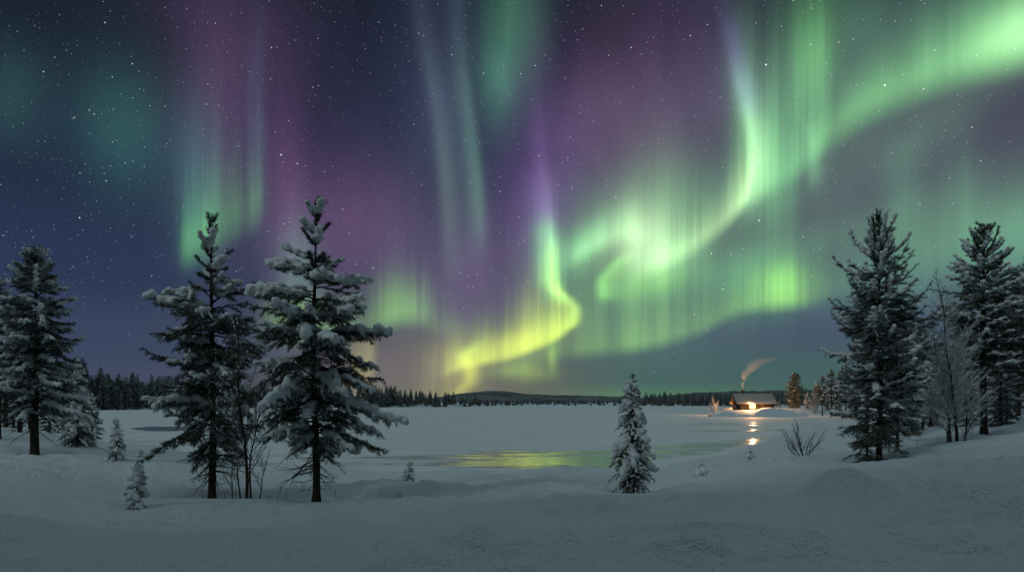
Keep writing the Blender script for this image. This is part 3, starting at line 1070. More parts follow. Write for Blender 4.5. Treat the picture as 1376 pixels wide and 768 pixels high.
def broadleaf(name, loc, H, seed, stems, mat, levels=3, spread=0.5, up=0.35, snow=0.0, r0=None, start=0.25, gap=0.16, crook=0.06, rime=None, ratio=0.42, sag=0.0, voxel=.02, blen=1.0, rmin=.0016):
    """leafless birch or shrub: Empty > trunk (one per stem), branches, snow.  stems: (dx, dy, lean_x, lean_y, height)"""
    rng = np.random.default_rng(seed)
    root = empty(name, loc)
    br = Tubes()
    SC_, SR, SF = [], [], []

    def path(p, d, L, n, sagk=0.0):
        pts = [p]
        dd = d.copy()
        for _ in range(n):
            dd = nrm(dd + rng.normal(0, crook, 3) + UP * (up * .10) - UP * sagk)
            pts.append(pts[-1] + dd * L / n)
        return np.array(pts)

    def grow(P, R, level, L):
        """side shoots along polyline P"""
        n = len(P) - 1
        s = np.linspace(0, 1, n + 1)
        T = nrm(np.gradient(P, axis=0))
        q = start if level == 0 else 0.18
        while q < 0.98:
            p = np.array([np.interp(q, s, P[:, k]) for k in range(3)])
            d = T[min(n, int(q * n + .5))]
            az = rng.uniform(0, 6.28)
            o = nrm(np.cross(d, np.array([math.cos(az), math.sin(az), .3])))
            a = rng.uniform(.55, 1.0) * spread * 1.6
            dn = nrm(d * math.cos(a) + o * math.sin(a) + UP * up * .3)
            l = L * ratio * (1.1 - q) ** .8 * rng.uniform(.6, 1.2) * (blen if level == 0 else 1)
            r = max(rmin, np.interp(q, s, R) * .55)
            if l > .08:
                m = 6 if level == 0 else 4
                C = path(p, dn, l, m, sag * (level + 1) * .06)
                rc = r * (1 - np.linspace(0, 1, m + 1) * .75)
                br.add(C, rc, 4 if level == 0 else 3)
                if snow and rng.random() < snow:
                    for u in np.arange(.1, 1, .07 / l):
                        pt = np.array([np.interp(u, np.linspace(0, 1, m + 1), C[:, k]) for k in range(3)])
                        rr = rng.uniform(.016, .034)
                        SC_.append(pt + UP * rr * .6)
                        SR.append(rr)
                        SF.append(.8)
                if level + 1 < levels:
                    grow(C, rc, level + 1, l)
            q += gap * (1 + .2 * level) / max(L, .2) * rng.uniform(.7, 1.3) * (1 if level == 0 else .75)

    for (dx_, dy_, lx_, ly_, hh) in stems:
        d = nrm(np.array([lx_, ly_, 1.0]))
        P = path(np.array([dx_, dy_, -.12]), d, hh, 14)
        rr = r0 or H * .0085
        R = rr * (hh / H) * (1 - np.linspace(0, 1, 15)) ** .8 + .003
        tb = Tubes()
        tb.add(P, R, 7)
        tb.build('trunk', M_BARK if rime is None else rime, root)
        grow(P, R, 0, hh)
    br.build('branches', mat, root)
    if SC_:
        v, f = blob_mesh(np.array(SC_), np.array(SR), np.array(SF), rng)
        fused('snow', v, f, M_TSNOW, root, voxel)
    return root


# ---- the pair of tall pines left of the middle, 14-16 m away
side = lambda ang, wid, k: (lambda az: 1 + k * math.exp(-((az - ang + math.pi) % (2 * math.pi) - math.pi) ** 2 / wid ** 2))
t_ = conifer('pine_tree', at(285, 16), 7.45, [(0, .5), (.12, .8), (.2, 1.0), (.3, 1.2), (.42, 1.4), (.55, 1.35), (.64, 1.2), (.7, 1.25), (.76, .85), (.84, .62), (.92, .40), (1, .12)],
             101, z0=.11, dead_below=.20, stubs=14, snow=.46, snow_r=.082, jit=15, hang=.28, needle=.092, nw=.015, twig_len=.46, open_top=1.0, nwhorl=5, step=.25, arms=[(.64, math.pi * 1.02, 1.75), (.63, math.pi * .93, 1.45), (.69, -.3, 1.15), (.44, math.pi * 1.05, 1.95), (.40, 2.8, 1.7), (.30, 3.3, 1.9)],
             frost=.30, droop=.30)
tag(t_, 'tall snow-laden pine with a long white branch reaching left, beside the bare birch', 'tree', 'pines standing on the near snow bank')
t_ = conifer('pine_tree', at(425, 14.5), 7.05, [(0, .5), (.12, .8), (.2, 1.05), (.3, 1.3), (.42, 1.5), (.55, 1.5), (.64, 1.35), (.72, 1.15), (.80, .75), (.87, .5), (.93, .42), (1, .10)],
             202, z0=.10, dead_below=.20, stubs=22, snow=.46, snow_r=.090, e_top=58, jit=15, hang=.28, needle=.092, nw=.015, twig_len=.46, nwhorl=5, arms=[(.76, math.pi * .97, 1.25), (.72, .1, 1.30), (.66, math.pi * 1.03, 1.55), (.55, .12, 1.75), (.60, -.35, 1.2), (.56, -1.6, 1.1), (.58, -1.2, 1.0), (.36, .05, 2.15), (.26, -.1, 1.95)],
             frost=.28, droop=.32, lean=(-.02, 0), open_top=1.1, step=.25)
tag(t_, 'tallest snow-laden pine in front of the green glow, right of the bare birch', 'tree', 'pines standing on the near snow bank')
t_ = broadleaf('birch_tree', at(331, 15.6), 5.0, 303, [(0, 0, .10, 0, 4.9), (-.16, .05, -.05, .05, 2.2), (.25, .1, .32, .0, 1.7), (-.3, -.02, -.14, 0, 1.5), (.05, .1, -.02, .1, 3.0)],
               M_HALFRIME, levels=3, spread=.55, snow=.22, gap=.10, ratio=.42, rmin=.0035)
tag(t_, 'dark bare multi-stemmed birch growing between the two tall pines', 'tree')

# ---- the small laden spruce in the middle distance
t_ = conifer('spruce_tree', at(850, 16), 3.08, [(0, .42), (.1, .52), (.22, .66), (.34, .70), (.42, .56), (.55, .54), (.68, .36), (.8, .28), (.86, .16), (.9, .08), (.925, .15), (.945, .04), (1, .03)],
             404, z0=.03, step=.15, nwhorl=6, e_top=10, e_mid=-14, e_low=-22, droop=.40, tip=.04, twig_gap=.075, twig_len=.22, needle=.035, nw=.010, ngap=.022,
             snow=.46, snow_r=.095, snow_up=.5, frost=.22, voxel=.018, jit=12, snow_t=(.3, .98), trunk_r=.05, trunk_snow=True)
tag(t_, 'small snow-smothered spruce with a knobbly bare top standing alone before the lake', 'tree')

# ---- the right-hand group
t_ = conifer('pine_tree', at(1181, 20), 8.05, [(0, .5), (.10, .95), (.2, 1.2), (.3, 1.4), (.45, 1.5), (.58, 1.45), (.68, 1.3), (.76, 1.3), (.82, .95), (.88, .75), (.94, .45), (1, .12)],
             505, z0=.12, step=.25, nwhorl=6, e_top=62, e_mid=24, e_low=-22, droop=.18, tip=.34, open_top=.7, jit=13, hang=.22, needle=.09, nw=.015, twig_len=.46, snow=.55, snow_r=.066, frost=.62, dead_below=.10, stubs=10, voxel=.026,
             arms=[(.42, -1.4, 1.1), (.40, -1.0, 1.2), (.47, -1.9, 1.0)])
tag(t_, 'tall dark pine with upswept dark tips, foremost of the right-hand trees', 'tree', 'pines on the right bank')
t_ = conifer('spruce_tree', at(1165, 19.4), 2.5, [(0, .55), (.2, .62), (.5, .5), (.8, .25), (1, .06)], 506, z0=.03, step=.2, e_low=-20, e_mid=0, e_top=30, snow=.10, snow_r=.05, frost=.25, voxel=.02, needle=.05, ngap=.025, twig_len=.25)
tag(t_, 'low thin spruce crowded against the foot of the foremost right-hand pine', 'tree')
t_ = conifer('pine_tree', at(1206, 22), 4.6, [(0, .5), (.3, .9), (.6, .9), (.85, .5), (1, .1)], 507, z0=.25, dead_below=.35, stubs=10, snow=.25, snow_r=.06, frost=.4, voxel=.025, trunk_r=.05)
tag(t_, 'slim young pine half hidden behind the foremost right-hand pine', 'tree', 'pines on the right bank')
t_ = conifer('pine_tree', at(1322, 25), 8.5, [(.2, .8), (.3, 1.3), (.42, 1.7), (.52, 1.8), (.62, 1.65), (.72, 1.5), (.82, 1.2), (.9, .85), (.96, .5), (1, .12)],
             608, z0=.24, step=.235, nwhorl=6, jit=14, hang=.22, needle=.09, nw=.016, twig_len=.46, open_top=.5, e_top=55, e_mid=14, e_low=-10, droop=.20, tip=.2, snow=.58, snow_r=.074, frost=.58, dead_below=.34, stubs=16, voxel=.03, trunk_r=.13,
             arms=[(.46, -1.3, 1.2), (.47, -.9, 1.2), (.45, -1.6, 1.1)])
tag(t_, 'full-crowned dark pine with a clean lower trunk, right of the frosted birch', 'tree', 'pines on the right bank')
t_ = broadleaf('birch_tree', at(1286, 23), 6.4, 709, [(0, 0, -.03, 0, 6.7), (-.28, .1, -.08, 0, 3.6), (.25, 0, .07, .05, 4.2), (.12, -.1, .3, 0, 2.0), (-.1, .2, .03, .1, 5.2)],
               M_RIME, levels=3, spread=.55, gap=.09, ratio=.37, rime=M_TWIG, sag=.5, snow=.12, start=.10, rmin=.008)
tag(t_, 'tall frosted birch with pale fine twigs between the two right-hand pines', 'tree')

# ---- bare bush by the shore
t_ = broadleaf('bush', at(1080, 24), 1.75, 810, [(0, 0, -.25, 0, 1.7), (-.05, .05, -.75, .1, 1.5), (.05, 0, .25, 0, 1.3), (.1, 0, .95, 0, 1.5), (-.1, 0, -1.3, -.1, 1.3), (.02, .1, -.05, .2, 1.5), (.1, .05, .55, .1, 1.0)],
               M_TWIG, levels=3, spread=.42, gap=.075, ratio=.38, start=.15, r0=.02, crook=.10, rmin=.0035)
tag(t_, 'wind-bent bare dark bush on the right bank above the shore', 'bush')

# ---- left-hand group
t_ = conifer('pine_tree', at(47, 24), 8.3, [(.1, .6), (.2, 1.2), (.3, 1.65), (.42, 1.75), (.55, 1.55), (.66, 1.35), (.78, 1.1), (.88, .75), (.95, .45), (1, .15)],
             901, z0=.16, step=.25, nwhorl=6, jit=14, hang=.25, needle=.09, nw=.016, twig_len=.46, e_top=45, e_mid=6, e_low=-14, droop=.24, snow=.68, snow_r=.086, frost=.52, dead_below=.24, stubs=12, voxel=.032, trunk_r=.15)
tag(t_, 'large full-crowned snowy pine with a stout trunk at the left edge', 'tree', 'pines at the left edge')
t_ = conifer('pine_tree', at(-2, 29), 7.6, [(.1, .6), (.25, 1.5), (.45, 1.75), (.6, 1.5), (.75, 1.2), (.9, .7), (1, .15)],
             902, z0=.2, step=.29, snow=.45, snow_r=.095, frost=.3, dead_below=.28, stubs=8, voxel=.036, ngap=.035)
tag(t_, 'snowy pine cut off by the left border of the view', 'tree', 'pines at the left edge')
t_ = conifer('spruce_tree', at(104, 27), 3.9, [(.05, .8), (.2, .95), (.4, .78), (.6, .55), (.8, .32), (.93, .14), (1, .05)],
             903, z0=.10, step=.2, nwhorl=6, e_top=10, e_mid=-14, e_low=-26, droop=.3, tip=.05, twig_len=.3, snow=.6, snow_r=.07, frost=.3, voxel=.028, needle=.05)
tag(t_, 'drooping snowy spruce beside the large pine at the left edge', 'tree')
t_ = broadleaf('birch_tree', at(88, 28), 2.6, 904, [(0, 0, -.05, 0, 2.5), (.2, 0, .1, 0, 2.0), (-.15, 0, .02, 0, 1.6)], M_RIME, levels=2, spread=.4, rime=M_TWIG, gap=.14, snow=.04)
tag(t_, 'thin frosted birch saplings between the large left pine and the drooping spruce', 'tree')
t_ = conifer('spruce_tree', at(156, 22), 1.62, [(0, .42), (.2, .40), (.45, .30), (.7, .18), (.9, .08), (1, .03)], 905, z0=.04, step=.13, nwhorl=6, e_top=20, e_mid=-10, e_low=-24,
             droop=.35, tip=.04, twig_gap=.07, twig_len=.16, needle=.035, nw=.011, ngap=.022, snow=.6, snow_r=.05, frost=.3, voxel=.018, trunk_r=.03)
tag(t_, 'small upright snowy spruce standing in front of the dark ice patch', 'tree')
t_ = conifer('spruce_sapling', at(181, 13), .86, [(0, .22), (.3, .24), (.6, .18), (.85, .1), (1, .03)], 906, z0=.05, step=.11, nwhorl=5, e_top=30, e_mid=0, e_low=-18, droop=.3,
             twig_gap=.05, twig_len=.10, needle=.03, nw=.009, ngap=.016, snow=.92, snow_r=.052, snow_up=.25, frost=.3, voxel=.013, trunk_r=.02, lean=(.10, 0))
tag(t_, 'leaning snow-smothered sapling in the left foreground', 'sapling', 'snow-covered saplings')
t_ = conifer('spruce_sapling', at(547, 18), .62, [(0, .28), (.3, .26), (.6, .16), (.85, .07), (1, .02)], 907, z0=.05, step=.10, nwhorl=5, e_top=30, e_mid=0, e_low=-18, droop=.3,
             twig_gap=.05, twig_len=.10, needle=.035, nw=.010, ngap=.018, snow=.75, snow_r=.05, snow_up=.25, frost=.3, voxel=.014, trunk_r=.018, lean=(.08, 0))
tag(t_, 'tiny snowy sapling right of the tallest pine near the slush', 'sapling', 'snow-covered saplings')
t_ = conifer('spruce_sapling', at(940, 21.2), .62, [(0, .10), (.3, .20), (.6, .19), (.85, .10), (1, .03)], 908, z0=.18, step=.10, nwhorl=5, e_top=30, e_mid=0, e_low=-10, droop=.3,
             twig_gap=.05, twig_len=.09, needle=.04, nw=.012, ngap=.016, snow=1.6, snow_r=.085, snow_up=.15, frost=.4, voxel=.016, trunk_r=.03)
tag(t_, 'stumpy round-headed snow-capped sapling right of the lone spruce', 'sapling', 'snow-covered saplings')
t_ = conifer('spruce_sapling', at(1008, 26), .62, [(0, .2), (.3, .26), (.6, .2), (.85, .1), (1, .03)], 909, z0=.1, step=.13, nwhorl=4, e_top=40, e_mid=12, e_low=-8, droop=.2,
             twig_gap=.06, twig_len=.10, needle=.035, nw=.010, ngap=.022, snow=1.2, snow_r=.065, snow_up=.3, frost=.35, voxel=.015, trunk_r=.02)
tag(t_, 'spindly snowy sapling by the end of the slush below the cabin', 'sapling', 'snow-covered saplings')
t_ = conifer('spruce_sapling', at(189, 25), .34, [(0, .16), (.5, .12), (1, .03)], 910, z0=.1, step=.1, nwhorl=4, needle=.035, nw=.012, twig_len=.08, twig_gap=.06, snow=.8, snow_r=.05, frost=.4, voxel=.016, trunk_r=.02)
tag(t_, 'very small snow-tipped seedling right of the small upright spruce', 'sapling', 'snow-covered saplings')

# ---- dry stems poking out of the snow round the two tall pines and the right-hand group
_r2 = random.Random(31)


def dry_stem(px, d, h, label, group):
    rng = np.random.default_rng(_r2.randrange(9999))
    tb = Tubes()
    lean = rng.normal(0, .25, 2)
    s = np.linspace(0, 1, 6)
    P = np.stack([lean[0] * h * s ** 1.5, lean[1] * h * s ** 1.5, -.06 + (h + .06) * s], 1) + rng.normal(0, .008, (6, 3))
    tb.add(P, .006 * (1 - .6 * s), 4)
    for q in (.45, .65, .8):
        a = rng.uniform(0, 6.28)
        p = P[int(q * 5)]
        tb.add(np.array([p, p + np.array([math.cos(a) * .3, math.sin(a) * .3, .75]) * h * .35]), [.004, .002], 3)
    o = tb.build('dry_stem', M_TWIG, None)
    o.location = at(px, d)
    tag(o, label, 'twig', group)


for (px, d, h) in [(372, 14.2, .34), (384, 15.0, .22), (452, 14.4, .20), (468, 15.2, .26), (362, 13.6, .18), (300, 15.4, .3), (318, 14.9, .42)]:
    dry_stem(px, d, h, 'thin dry stem poking out of the snow at the feet of the two tall pines', 'dry stems round the two tall pines')
for (px, d, h) in [(1262, 22.5, .4), (1270, 22.8, .3), (1306, 23.5, .55), (1232, 21.5, .3), (1222, 22.2, .45)]:
    dry_stem(px, d, h, 'thin dry stem poking out of the snow at the feet of the right-hand trees', 'dry stems round the right-hand trees')

# ------------------------------------------------------------------ woods behind the near trees: individual trees, copied
def far_conifer(name, H, W_, seed, n=900, frost=.45, bl=.8, bw=.28):
    """distant conifer of drooping sprays round a trunk, one mesh"""
    rng = np.random.default_rng(seed)
    tb = Tubes()
    tb.add(np.array([[0, 0, -.5], [0, 0, H * .5], [0, 0, H]]), [H * .016, H * .01, .02], 5)
    lay = np.arange(.10, 1.0, .035)
    t = rng.choice(lay, n, p=(1.08 - lay) / (1.08 - lay).sum()) + rng.normal(0, .008, n)
    az = rng.uniform(0, 6.28, n)
    irr = 1 + .25 * np.sin(az * 2 + t * 23 + seed) + .2 * np.sin(az * 3 - t * 31)
    r = W_ * np.clip(1.03 - t, .03, 1) ** .7 * irr * rng.uniform(.35, 1.0, n) ** .6
    h = np.stack([np.cos(az), np.sin(az), np.zeros(n)], 1)
    P = h * r[:, None] + UP * (t * H - r * .25)[:, None]
    T = nrm(h + UP * rng.uniform(-.8, .35, (n, 1)) + rng.normal(0, .35, (n, 3)))
    w = nrm(np.cross(T, rng.normal(0, 1, (n, 3)))) * bw * rng.uniform(.6, 1.5, (n, 1))
    L = bl * rng.uniform(.6, 1.4, (n, 1)) * np.clip(1.25 - t, .3, 1)[:, None]
    v = np.stack([P - T * L * .4 - w * .4, P - T * L * .2 + w, P + T * L, P - w * .9], 1).reshape(-1, 3)
    f = np.arange(n * 4).reshape(-1, 4)
    tv, tf = np.concatenate(tb.v), np.concatenate(tb.f)
    idx = np.concatenate([np.full(len(tf), 2), (rng.random(n) < frost).astype(int)])
    return mesh_obj(name, np.concatenate([tv, v]), np.concatenate([tf, f + len(tv)]), [M_NEEDLE, M_FROST, M_BARK], None, False, idx)


protos = [far_conifer('conifer', 13, w, 40 + k, n, fr) for k, (w, n, fr) in enumerate([(2.5, 1500, .60), (2.1, 1300, .66), (3.0, 1700, .55), (1.8, 1200, .62), (2.6, 1400, .70)])]
proto_used = [False] * 5
_r = random.Random(77)


def wood(n, pxr, dr, hfun, label, group):
    for k in range(n):
        i = _r.randrange(5)
        if proto_used[i]:
            o = protos[i].copy()
            COL.objects.link(o)
        else:
            o = protos[i]
            proto_used[i] = True
        px = pxr[0] + (pxr[1] - pxr[0]) * (k + _r.uniform(-.8, .8)) / max(1, n - 1)
        d = np.interp(px, *zip(*FARSHORE)) + dr[0] + (dr[1] - dr[0]) * _r.random() ** 1.6
        o.location = at(px, d)
        s = hfun(px) * _r.uniform(.72, 1.12) / 13
        wd = _r.uniform(.85, 1.25)
        o.scale = (s * wd, s * wd, s)
        o.rotation_euler = (0, 0, _r.uniform(0, 6.28))
        tag(o, label, 'tree', group)


wood(118, (-60, 345), (4, 70), lambda p: np.interp(p, [-60, 60, 112, 150, 200, 345], [21, 21, 20.5, 17.5, 16, 14]),
     'snowy conifer in the dense dark wood on the far left shore', 'conifers on the far left shore')
wood(84, (345, 655), (6, 60), lambda p: np.interp(p, [345, 520, 560, 600, 655], [13, 14.5, 13, 11, 7]),
     'small dark conifer on the wooded point beyond the lake, behind the tall pines', 'conifers on the wooded point beyond the lake')
wood(98, (835, 1120), (6, 70), lambda p: np.interp(p, [835, 880, 930, 1010, 1060, 1120], [7, 11, 13, 14, 15, 14]),
     'small dark conifer on the far shore behind the cabin', 'conifers on the far shore behind the cabin')


def wood_mass(name, label, pxr, dr, hfun, n, seed):
    """the depth of a far wood: one mass of conifer tops"""
    rng = np.random.default_rng(seed)
    V, Fq, I, c = [], [], [], 0
    for k in range(n):
        src = protos[rng.integers(5)].data
        co = np.zeros(len(src.vertices) * 3, np.float32)
        src.vertices.foreach_get('co', co)
        co = co.reshape(-1, 3)
        vi = np.zeros(len(src.loops), np.int32)
        src.loops.foreach_get('vertex_index', vi)
        mi = np.zeros(len(src.polygons), np.int32)
        src.polygons.foreach_get('material_index', mi)
        fq = vi.reshape(-1, 4)
        keep = rng.random(len(fq)) < .55
        px = pxr[0] + (pxr[1] - pxr[0]) * rng.random()
        d = np.interp(px, *zip(*FARSHORE)) + rng.uniform(*dr)
        s = hfun(px) * rng.uniform(.75, 1.1) / 13
        p = at(px, d)
        a = rng.uniform(0, 6.28)
        R = np.array([[math.cos(a), -math.sin(a), 0], [math.sin(a), math.cos(a), 0], [0, 0, 1]])
        V.append(co @ R.T * s * np.array([1.2, 1.2, 1]) + np.array(p))
        Fq.append(fq[keep] + c)
        I.append(mi[keep])
        c += len(co)
    o = mesh_obj(name, np.concatenate(V), np.concatenate(Fq), [M_NEEDLE, M_FROST, M_BARK], None, False, np.concatenate(I))
    tag(o, label, 'woods', kind='stuff')


wood_mass('forest', 'deeper part of the dark wood behind the far left shore trees', (-300, 420), (60, 160), lambda p: 14.5, 170, 3)
wood_mass('forest', 'low dark wood at the foot of the fell across the lake', (630, 880), (4, 60), lambda p: 6.5, 150, 4)
wood_mass('forest', 'deeper part of the dark wood on the far shore behind the cabin', (860, 1250), (70, 150), lambda p: 14, 120, 5)

# ---- trees of the right bank behind the front ones, and of the left edge
mid = []
for k, (H, z0, env, sn, fr) in enumerate([
        (8.0, .22, [(.2, .8), (.4, 1.5), (.6, 1.5), (.8, 1.0), (1, .1)], .35, .40),
        (7.0, .30, [(.3, .7), (.5, 1.3), (.7, 1.2), (.9, .6), (1, .1)], .30, .35),
        (6.0, .08, [(0, 1.1), (.2, 1.3), (.5, 1.0), (.8, .5), (1, .06)], .55, .45)]):
    t_ = conifer('pine_tree' if k < 2 else 'spruce_tree', (0, 0, 0), H, env, 1200 + k, z0=z0, step=.33, nwhorl=5, snow=sn, snow_r=.10, frost=fr, voxel=.045, ngap=.055, needle=.11, nw=.022,
                 twig_gap=.15, e_low=-18, droop=.25, dead_below=z0 + .08 if k < 2 else 0, stubs=6 if k < 2 else 0, trunk_r=.11)
    mid.append(t_)
mid_used = [False] * 3


def mid_tree(i, px, d, s, label, group=None, rz=None):
    if mid_used[i]:
        o = copy_tree(mid[i])
    else:
        o = mid[i]
        mid_used[i] = True
    o.location = at(px, d, -.05)
    o.scale = (s, s, s)
    o.rotation_euler = (0, 0, _r.uniform(0, 6.28) if rz is None else rz)
    tag(o, label, 'tree', group)
    return o


for (px, d, i, s) in [(1240, 36, 0, .78), (1262, 48, 1, .95), (1300, 42, 0, .85), (1338, 35, 1, .92), (1352, 40, 0, 1.0), (1368, 34, 1, 1.1), (1392, 31, 0, 1.05), (1346, 52, 2, .9), (1310, 60, 1, 1.0),
                      (1280, 66, 2, .9), (1230, 62, 1, .9), (1250, 80, 0, 1.0), (1330, 75, 0, 1.0), (1365, 62, 2, 1.1), (1385, 50, 1, 1.0), (1410, 40, 2, 1.2), (1215, 84, 0, .9), (1290, 95, 1, 1.1), (1355, 90, 0, 1.1), (1195, 100, 1, 1.0), (1226, 30, 2, .55), (1250, 34, 2, .7), (1302, 31, 2, .6), (1345, 29, 2, .75), (1366, 45, 0, 1.15), (1236, 56, 0, 1.0), (1272, 74, 0, 1.1), (1318, 54, 0, 1.1)]:
    mid_tree(i, px, d, s, 'dark snowy tree standing in the shadowy wood behind the right-hand pines', 'trees in the wood on the right bank')
t_ = conifer('pine_tree', at(1382, 24), 7.0, [(.2, .7), (.4, 1.2), (.6, 1.2), (.8, .8), (1, .1)], 1300, z0=.25, snow=.35, snow_r=.08, frost=.35, dead_below=.3, stubs=6, voxel=.034, ngap=.04)
tag(t_, 'dark pine whose branches reach in from the right border of the view', 'tree', 'pines on the right bank')
for (px, d, i, s) in [(27, 34, 1, 1.05), (-24, 33, 0, .95), (8, 40, 1, 1.1), (40, 46, 0, .95), (-40, 44, 0, 1.0), (66, 44, 2, .7), (18, 52, 2, 1.0), (-10, 60, 0, 1.1)]:
    mid_tree(i, px, d, s, 'dark snowy tree standing behind the large pine at the left edge', 'trees behind the pine at the left edge')
mid_tree(2, 124, 44, .62, 'snowy spruce standing at the shore between the left-edge trees and the far wood')

birch0 = [o for o in COL.objects if o.get('label', '').startswith('tall frosted birch')][0]
for (px, d, s) in [(1232, 33, .62), (1256, 40, .72), (1308, 34, .6), (1345, 30, .55), (1362, 44, .9), (1222, 50, .9), (1270, 58, 1.0), (1330, 64, 1.0)]:
    o = copy_tree(birch0)
    o.location = at(px, d, -.05)
    o.scale = (s,) * 3
    o.rotation_euler = (0, 0, _r.uniform(0, 6.28))
    tag(o, 'smaller rimed birch among the dark trunks of the wood on the right bank', 'tree', 'rimed birches in the wood on the right bank')

# ---- trees near the cabin
_w = conifer('pine_tree', at(1068, 160, -.1), 9.6, [(.08, 1.5), (.2, 2.3), (.45, 2.5), (.65, 2.2), (.8, 1.6), (.93, .9), (1, .3)], 1310, z0=.10, step=.4, nwhorl=7, jit=16, hang=.2, snow=.12, snow_r=.12, frost=.5, voxel=.07, ngap=.09, needle=.20, nw=.045, twig_gap=.22, twig_len=.7, trunk_r=.16)
tag(_w, 'round-crowned pine right of the cabin, its left side lit warm by the cabin lamps', 'tree')
mid_tree(1, 1105, 135, 1.28, 'dark slender pine right of the warm-lit pine, left one of a close pair', 'close pair of pines right of the cabin')
mid_tree(1, 1117, 132, 1.42, 'dark slender pine right of the warm-lit pine, right one of a close pair', 'close pair of pines right of the cabin')
mid_tree(0, 1136, 115, 1.30, 'tallest dark pine of the group between the cabin and the right-hand pines')
mid_tree(2, 1150, 100, 1.0, 'broad low dark spruce left behind the foremost right-hand pine')
for (px, d, i, s) in [(1124, 122, 2, 1.3), (1129, 140, 0, 1.25), (1143, 128, 1, 1.4), (1156, 118, 0, 1.25), (1112, 150, 2, 1.1), (1098, 158, 0, .95), (1164, 92, 2, 1.1)]:
    mid_tree(i, px, d, s, 'dark conifer filling the wood between the warm-lit pine and the right-hand pines', 'conifers filling the wood right of the cabin')
mid_tree(2, 1085, 150, .8, 'small dark spruce between the warm-lit pine and the close pair of pines')
M_RIME2 = simple_mat('thick_rime', (0.50, 0.50, 0.50), 0.9, 0.2, 0.3, 5.0)
def small_birch(px, d, H, seed, label, rmin=.008):
    t_ = broadleaf('birch_tree', at(px, d, -.1), H, seed, [(0, 0, .03, 0, H), (.3, .1, .22, .1, H * .8), (-.3, .1, -.22, .1, H * .8), (.1, -.2, .1, -.2, H * .7)], M_RIME2, levels=3, spread=.55,
                   gap=.15, ratio=.42, r0=.05, rime=M_TWIG, start=.15, rmin=rmin)
    tag(t_, label, 'tree')
small_birch(959, 156, 4.8, 1401, 'small rimed birch lit warm orange on the headland left of the cabin', .022)
small_birch(1094, 140, 6.5, 1402, 'rimed birch with a pinkish glow between the warm-lit pine and the close pair of pines', .02)
small_birch(1148, 88, 7.0, 1403, 'pale rimed birch rising behind the left side of the foremost right-hand pine')
small_birch(1046, 170, 3.0, 1404, 'low rimed birch just right of the cabin')

# ---- added unseen wood behind the viewer: blocks the low sky, shades the near snow
def shade_wood(n, seed):
    rng = np.random.default_rng(seed)
    V, Fq, I, c = [], [], [], 0
    for k in range(n):
        src = protos[rng.integers(5)].data
        co = np.zeros(len(src.vertices) * 3, np.float32)
        src.vertices.foreach_get('co', co)
        co = co.reshape(-1, 3)
        vi = np.zeros(len(src.loops), np.int32)
        src.loops.foreach_get('vertex_index', vi)
        mi = np.zeros(len(src.polygons), np.int32)
        src.polygons.foreach_get('material_index', mi)
        x, y = rng.uniform(-55, 55), -4.5 - 20 * rng.random() ** 1.5
        a = rng.uniform(0, 6.28)
        s = rng.uniform(1.35, 1.8)
        R = np.array([[math.cos(a), -math.sin(a), 0], [math.sin(a), math.cos(a), 0], [0, 0, 1]])
        V.append(co @ R.T * s + np.array([x, y, gz(x, y)]))
        Fq.append(vi.reshape(-1, 4) + c)
        I.append(mi)
        c += len(co)
    o = mesh_obj('forest', np.concatenate(V), np.concatenate(Fq), [M_NEEDLE, M_FROST, M_BARK], None, False, np.concatenate(I))
    tag(o, 'dense conifer wood added out of view behind the viewer to shade the near snow', 'woods', kind='stuff')


shade_wood(130, 9)

# ------------------------------------------------------------------ the log cabin on the headland
CX, CY = (1015 - PX) / F * 150, 151.5
CZ = gz(CX, CY) - .15
M_LOG = simple_mat('dark_logs', (0.06, 0.038, 0.025), 0.8, 0.25, 0.45, 3.0, 0.02, 12.0, (.3, 1, 1))
M_BOARD = simple_mat('weathered_board', (0.11, 0.075, 0.05), 0.8, 0.25, 0.4, 5.0, 0.01, 20.0)
M_BRICK = simple_mat('sooty_brick', (0.10, 0.055, 0.045), 0.9, 0.2, 0.5, 6.0, 0.02, 12.0)
M_GLOW, _nt, _b = new_mat('lit_window_pane')
_b.inputs['Base Color'].default_value = (.8, .6, .35, 1)
_b.inputs['Emission Color'].default_value = (1.0, .56, .20, 1)
_b.inputs['Emission Strength'].default_value = 3.6
cabin = empty('log_cabin', (CX, CY, CZ), math.radians(-4), 1.06)
tag(cabin, 'small dark log cabin with a snowy roof and a brightly lit window on the headland', 'cabin')
LX, LY, WH, RH = 7.6, 4.8, 2.05, 1.75      # length, depth, wall height, roof rise


def box_arrays(x0, x1, y0, y1, z0, z1):
    v = np.array([[x, y, z] for z in (z0, z1) for x, y in ((x0, y0), (x1, y0), (x1, y1), (x0, y1))], float)
    f = np.array([[3, 2, 1, 0], [4, 5, 6, 7], [0, 1, 5, 4], [1, 2, 6, 5], [2, 3, 7, 6], [3, 0, 4, 7]])
    return v, f


def boxes(name, lst, mat, parent):
    V, Fq, c = [], [], 0
    for b_ in lst:
        v, f = box_arrays(*b_)
        V.append(v)
        Fq.append(f + c)
        c += 8
    o = mesh_obj(name, np.concatenate(V), np.concatenate(Fq), mat, parent, False)
    bv = o.modifiers.new('edge', 'BEVEL')
    bv.width = 0.015
    bv.segments = 2
    return o


